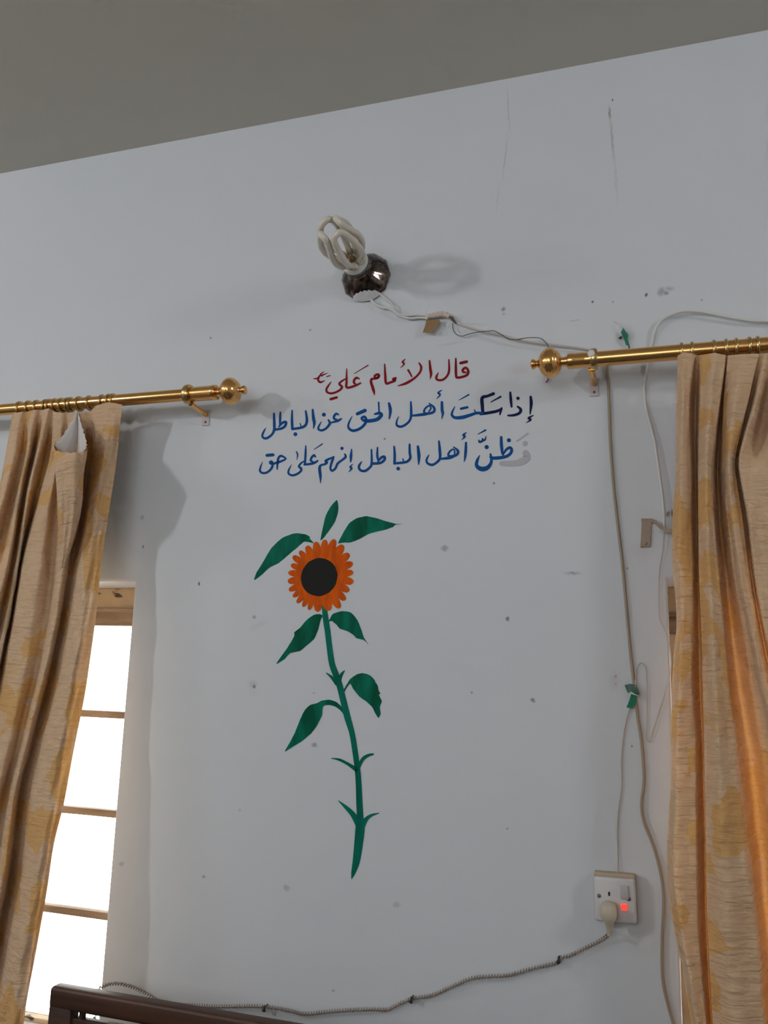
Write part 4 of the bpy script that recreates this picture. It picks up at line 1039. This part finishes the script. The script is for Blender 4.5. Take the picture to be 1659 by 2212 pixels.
LEAVES = [
    ([(125, 838), (150, 770), (200, 690), (290, 540), (400, 440), (520, 400), (620, 415), (655, 440), (650, 452), (690, 495), (600, 480), (540, 530), (430, 620), (360, 680), (270, 725), (200, 790), (145, 835)], A),
    ([(905, 88), (918, 130), (920, 185), (890, 290), (830, 380), (785, 440), (752, 468), (770, 370), (800, 240), (850, 145)], A),
    ([(918, 495), (960, 410), (1020, 310), (1090, 262), (1180, 240), (1280, 258), (1380, 290), (1470, 313), (1522, 315), (1455, 322), (1440, 340), (1370, 365), (1290, 385), (1210, 405), (1120, 455), (1040, 487), (960, 490)], A),
    ([(775, 1180), (745, 1163), (690, 1170), (620, 1220), (560, 1290), (505, 1335), (504, 1370), (440, 1480), (335, 1632), (410, 1590), (465, 1533), (560, 1510), (620, 1460), (690, 1400), (730, 1310), (755, 1215)], A),
    ([(832, 1232), (868, 1162), (960, 1135), (1040, 1150), (1100, 1220), (1140, 1320), (1165, 1392), (1206, 1449), (1158, 1408), (1090, 1390), (1060, 1358), (1000, 1322), (935, 1302), (900, 1262), (860, 1228)], A),
    ([(960, 322), (1000, 255), (1036, 200), (1090, 163), (1150, 148), (1220, 170), (1262, 212), (1272, 240), (1290, 262), (1300, 310), (1318, 345), (1300, 350), (1330, 410), (1312, 470), (1318, 530), (1300, 572), (1270, 530), (1240, 470), (1190, 420), (1120, 370), (1060, 295), (1033, 248), (1005, 280), (972, 330)], Bz),
    ([(975, 545), (945, 505), (900, 470), (850, 452), (800, 452), (775, 468), (765, 550), (720, 640), (660, 720), (570, 795), (480, 850), (415, 887), (470, 790), (510, 710), (550, 610), (595, 510), (650, 452), (715, 432), (770, 406), (840, 400), (900, 420), (945, 460), (985, 520)], Bz),
]
for i, (pts, fr) in enumerate(LEAVES):
    blob('leaf', pts, fr, M_leaf, OFF + i * 3e-5, 4, .25)
def stroke_part(name, pts, ws, fr, mat, off):
    bm = bmesh.new(); add_stroke(bm, pts, ws, *fr, off=off); face_room(bm); return link(name, bm, mat, sf, False)
stroke_part('stem', [(785, -500), (800, -370), (820, -240), (838, -90), (862, 65), (905, 185), (936, 280), (965, 400), (1005, 560), (1050, 720), (1080, 900), (1100, 1050), (1112, 1200), (1118, 1350), (1125, 1500), (1126, 1600), (1112, 1750), (1090, 1920), (1062, 2030), (1046, 2088)],
            [36, 46, 46, 46, 48, 50, 50, 50, 52, 44, 44, 44, 46, 50, 54, 74, 70, 58, 34, 5], Bz, M_stem, OFF + 3e-4)
for pts, ws in (([(808, 148), (860, 190), (902, 250)], [8, 24, 26]), ([(978, 126), (950, 162), (930, 225)], [8, 24, 24]), ([(855, 952), (930, 965), (1010, 1005), (1085, 1055)], [6, 20, 24, 34]), ([(1247, 914), (1200, 925), (1150, 960), (1112, 1035)], [16, 24, 28, 26]),
                ([(922, 1352), (990, 1412), (1060, 1485), (1110, 1575)], [6, 28, 44, 52]), ([(1303, 1469), (1230, 1490), (1178, 1532), (1140, 1610)], [6, 22, 34, 46])):
    stroke_part('sepal', pts, ws, Bz, M_stem, OFF + 2.4e-4)
TIPS = [(800, 460), (880, 455), (965, 510), (1025, 595), (1058, 680), (1063, 770), (1066, 855), (1020, 950), (985, 1035), (935, 1108), (840, 1130), (705, 1140), (640, 1125), (585, 1095), (530, 1060), (490, 1000), (455, 945), (443, 860), (447, 765), (470, 705), (495, 610), (550, 570), (620, 520), (710, 480)]
pcx, pcy = 755, 803
tips = sorted([(math.atan2(y - pcy, x - pcx), math.hypot(x - pcx, y - pcy)) for x, y in TIPS])
nT = len(tips)
for i in range(nT):
    a, r = tips[i]; ap = tips[i - 1][0] - (2 * PI if i == 0 else 0); an = tips[(i + 1) % nT][0] + (2 * PI if i == nT - 1 else 0)
    a0, a1 = (a + ap) / 2, (a + an) / 2
    r0 = 95; rb = r - 62; out = []
    pt = lambda rr, aa: (pcx + rr * math.cos(aa), pcy + rr * math.sin(aa))
    out += [pt(r0, a0 - .02), pt(rb * .8, a0 - .012), pt(rb, a0 + .004)]
    for f, rr in ((.10, .88), (.22, .955), (.40, .995), (.6, .995), (.78, .955), (.90, .88)):
        out.append(pt(r * rr, a0 + (a1 - a0) * f))
    out += [pt(rb, a1 - .004), pt(rb * .8, a1 + .012), pt(r0, a1 + .02)]
    bm = bmesh.new(); V = [bm.verts.new(P(A[0] + x * A[2], A[1] + y * A[2], OFF + 4e-4 + (i % 2) * 3e-5 + (6e-5 if i == 0 else 0))) for x, y in out]
    f = bm.faces.new(V); f.normal_update(); bmesh.ops.triangulate(bm, faces=[f]); face_room(bm)
    link('petal', bm, M_petal, sf, False)
dp = []
for k in range(26):
    a = 2 * PI * k / 26
    x, y = 170 * math.cos(a), 182 * math.sin(a); ro = math.radians(25)
    dp.append((740 + x * math.cos(ro) - y * math.sin(ro) + random.uniform(-2, 2), 814 + x * math.sin(ro) + y * math.cos(ro) + random.uniform(-2, 2)))
o = blob('seed_disc', dp, A, M_disc, OFF + 6e-4, 2)
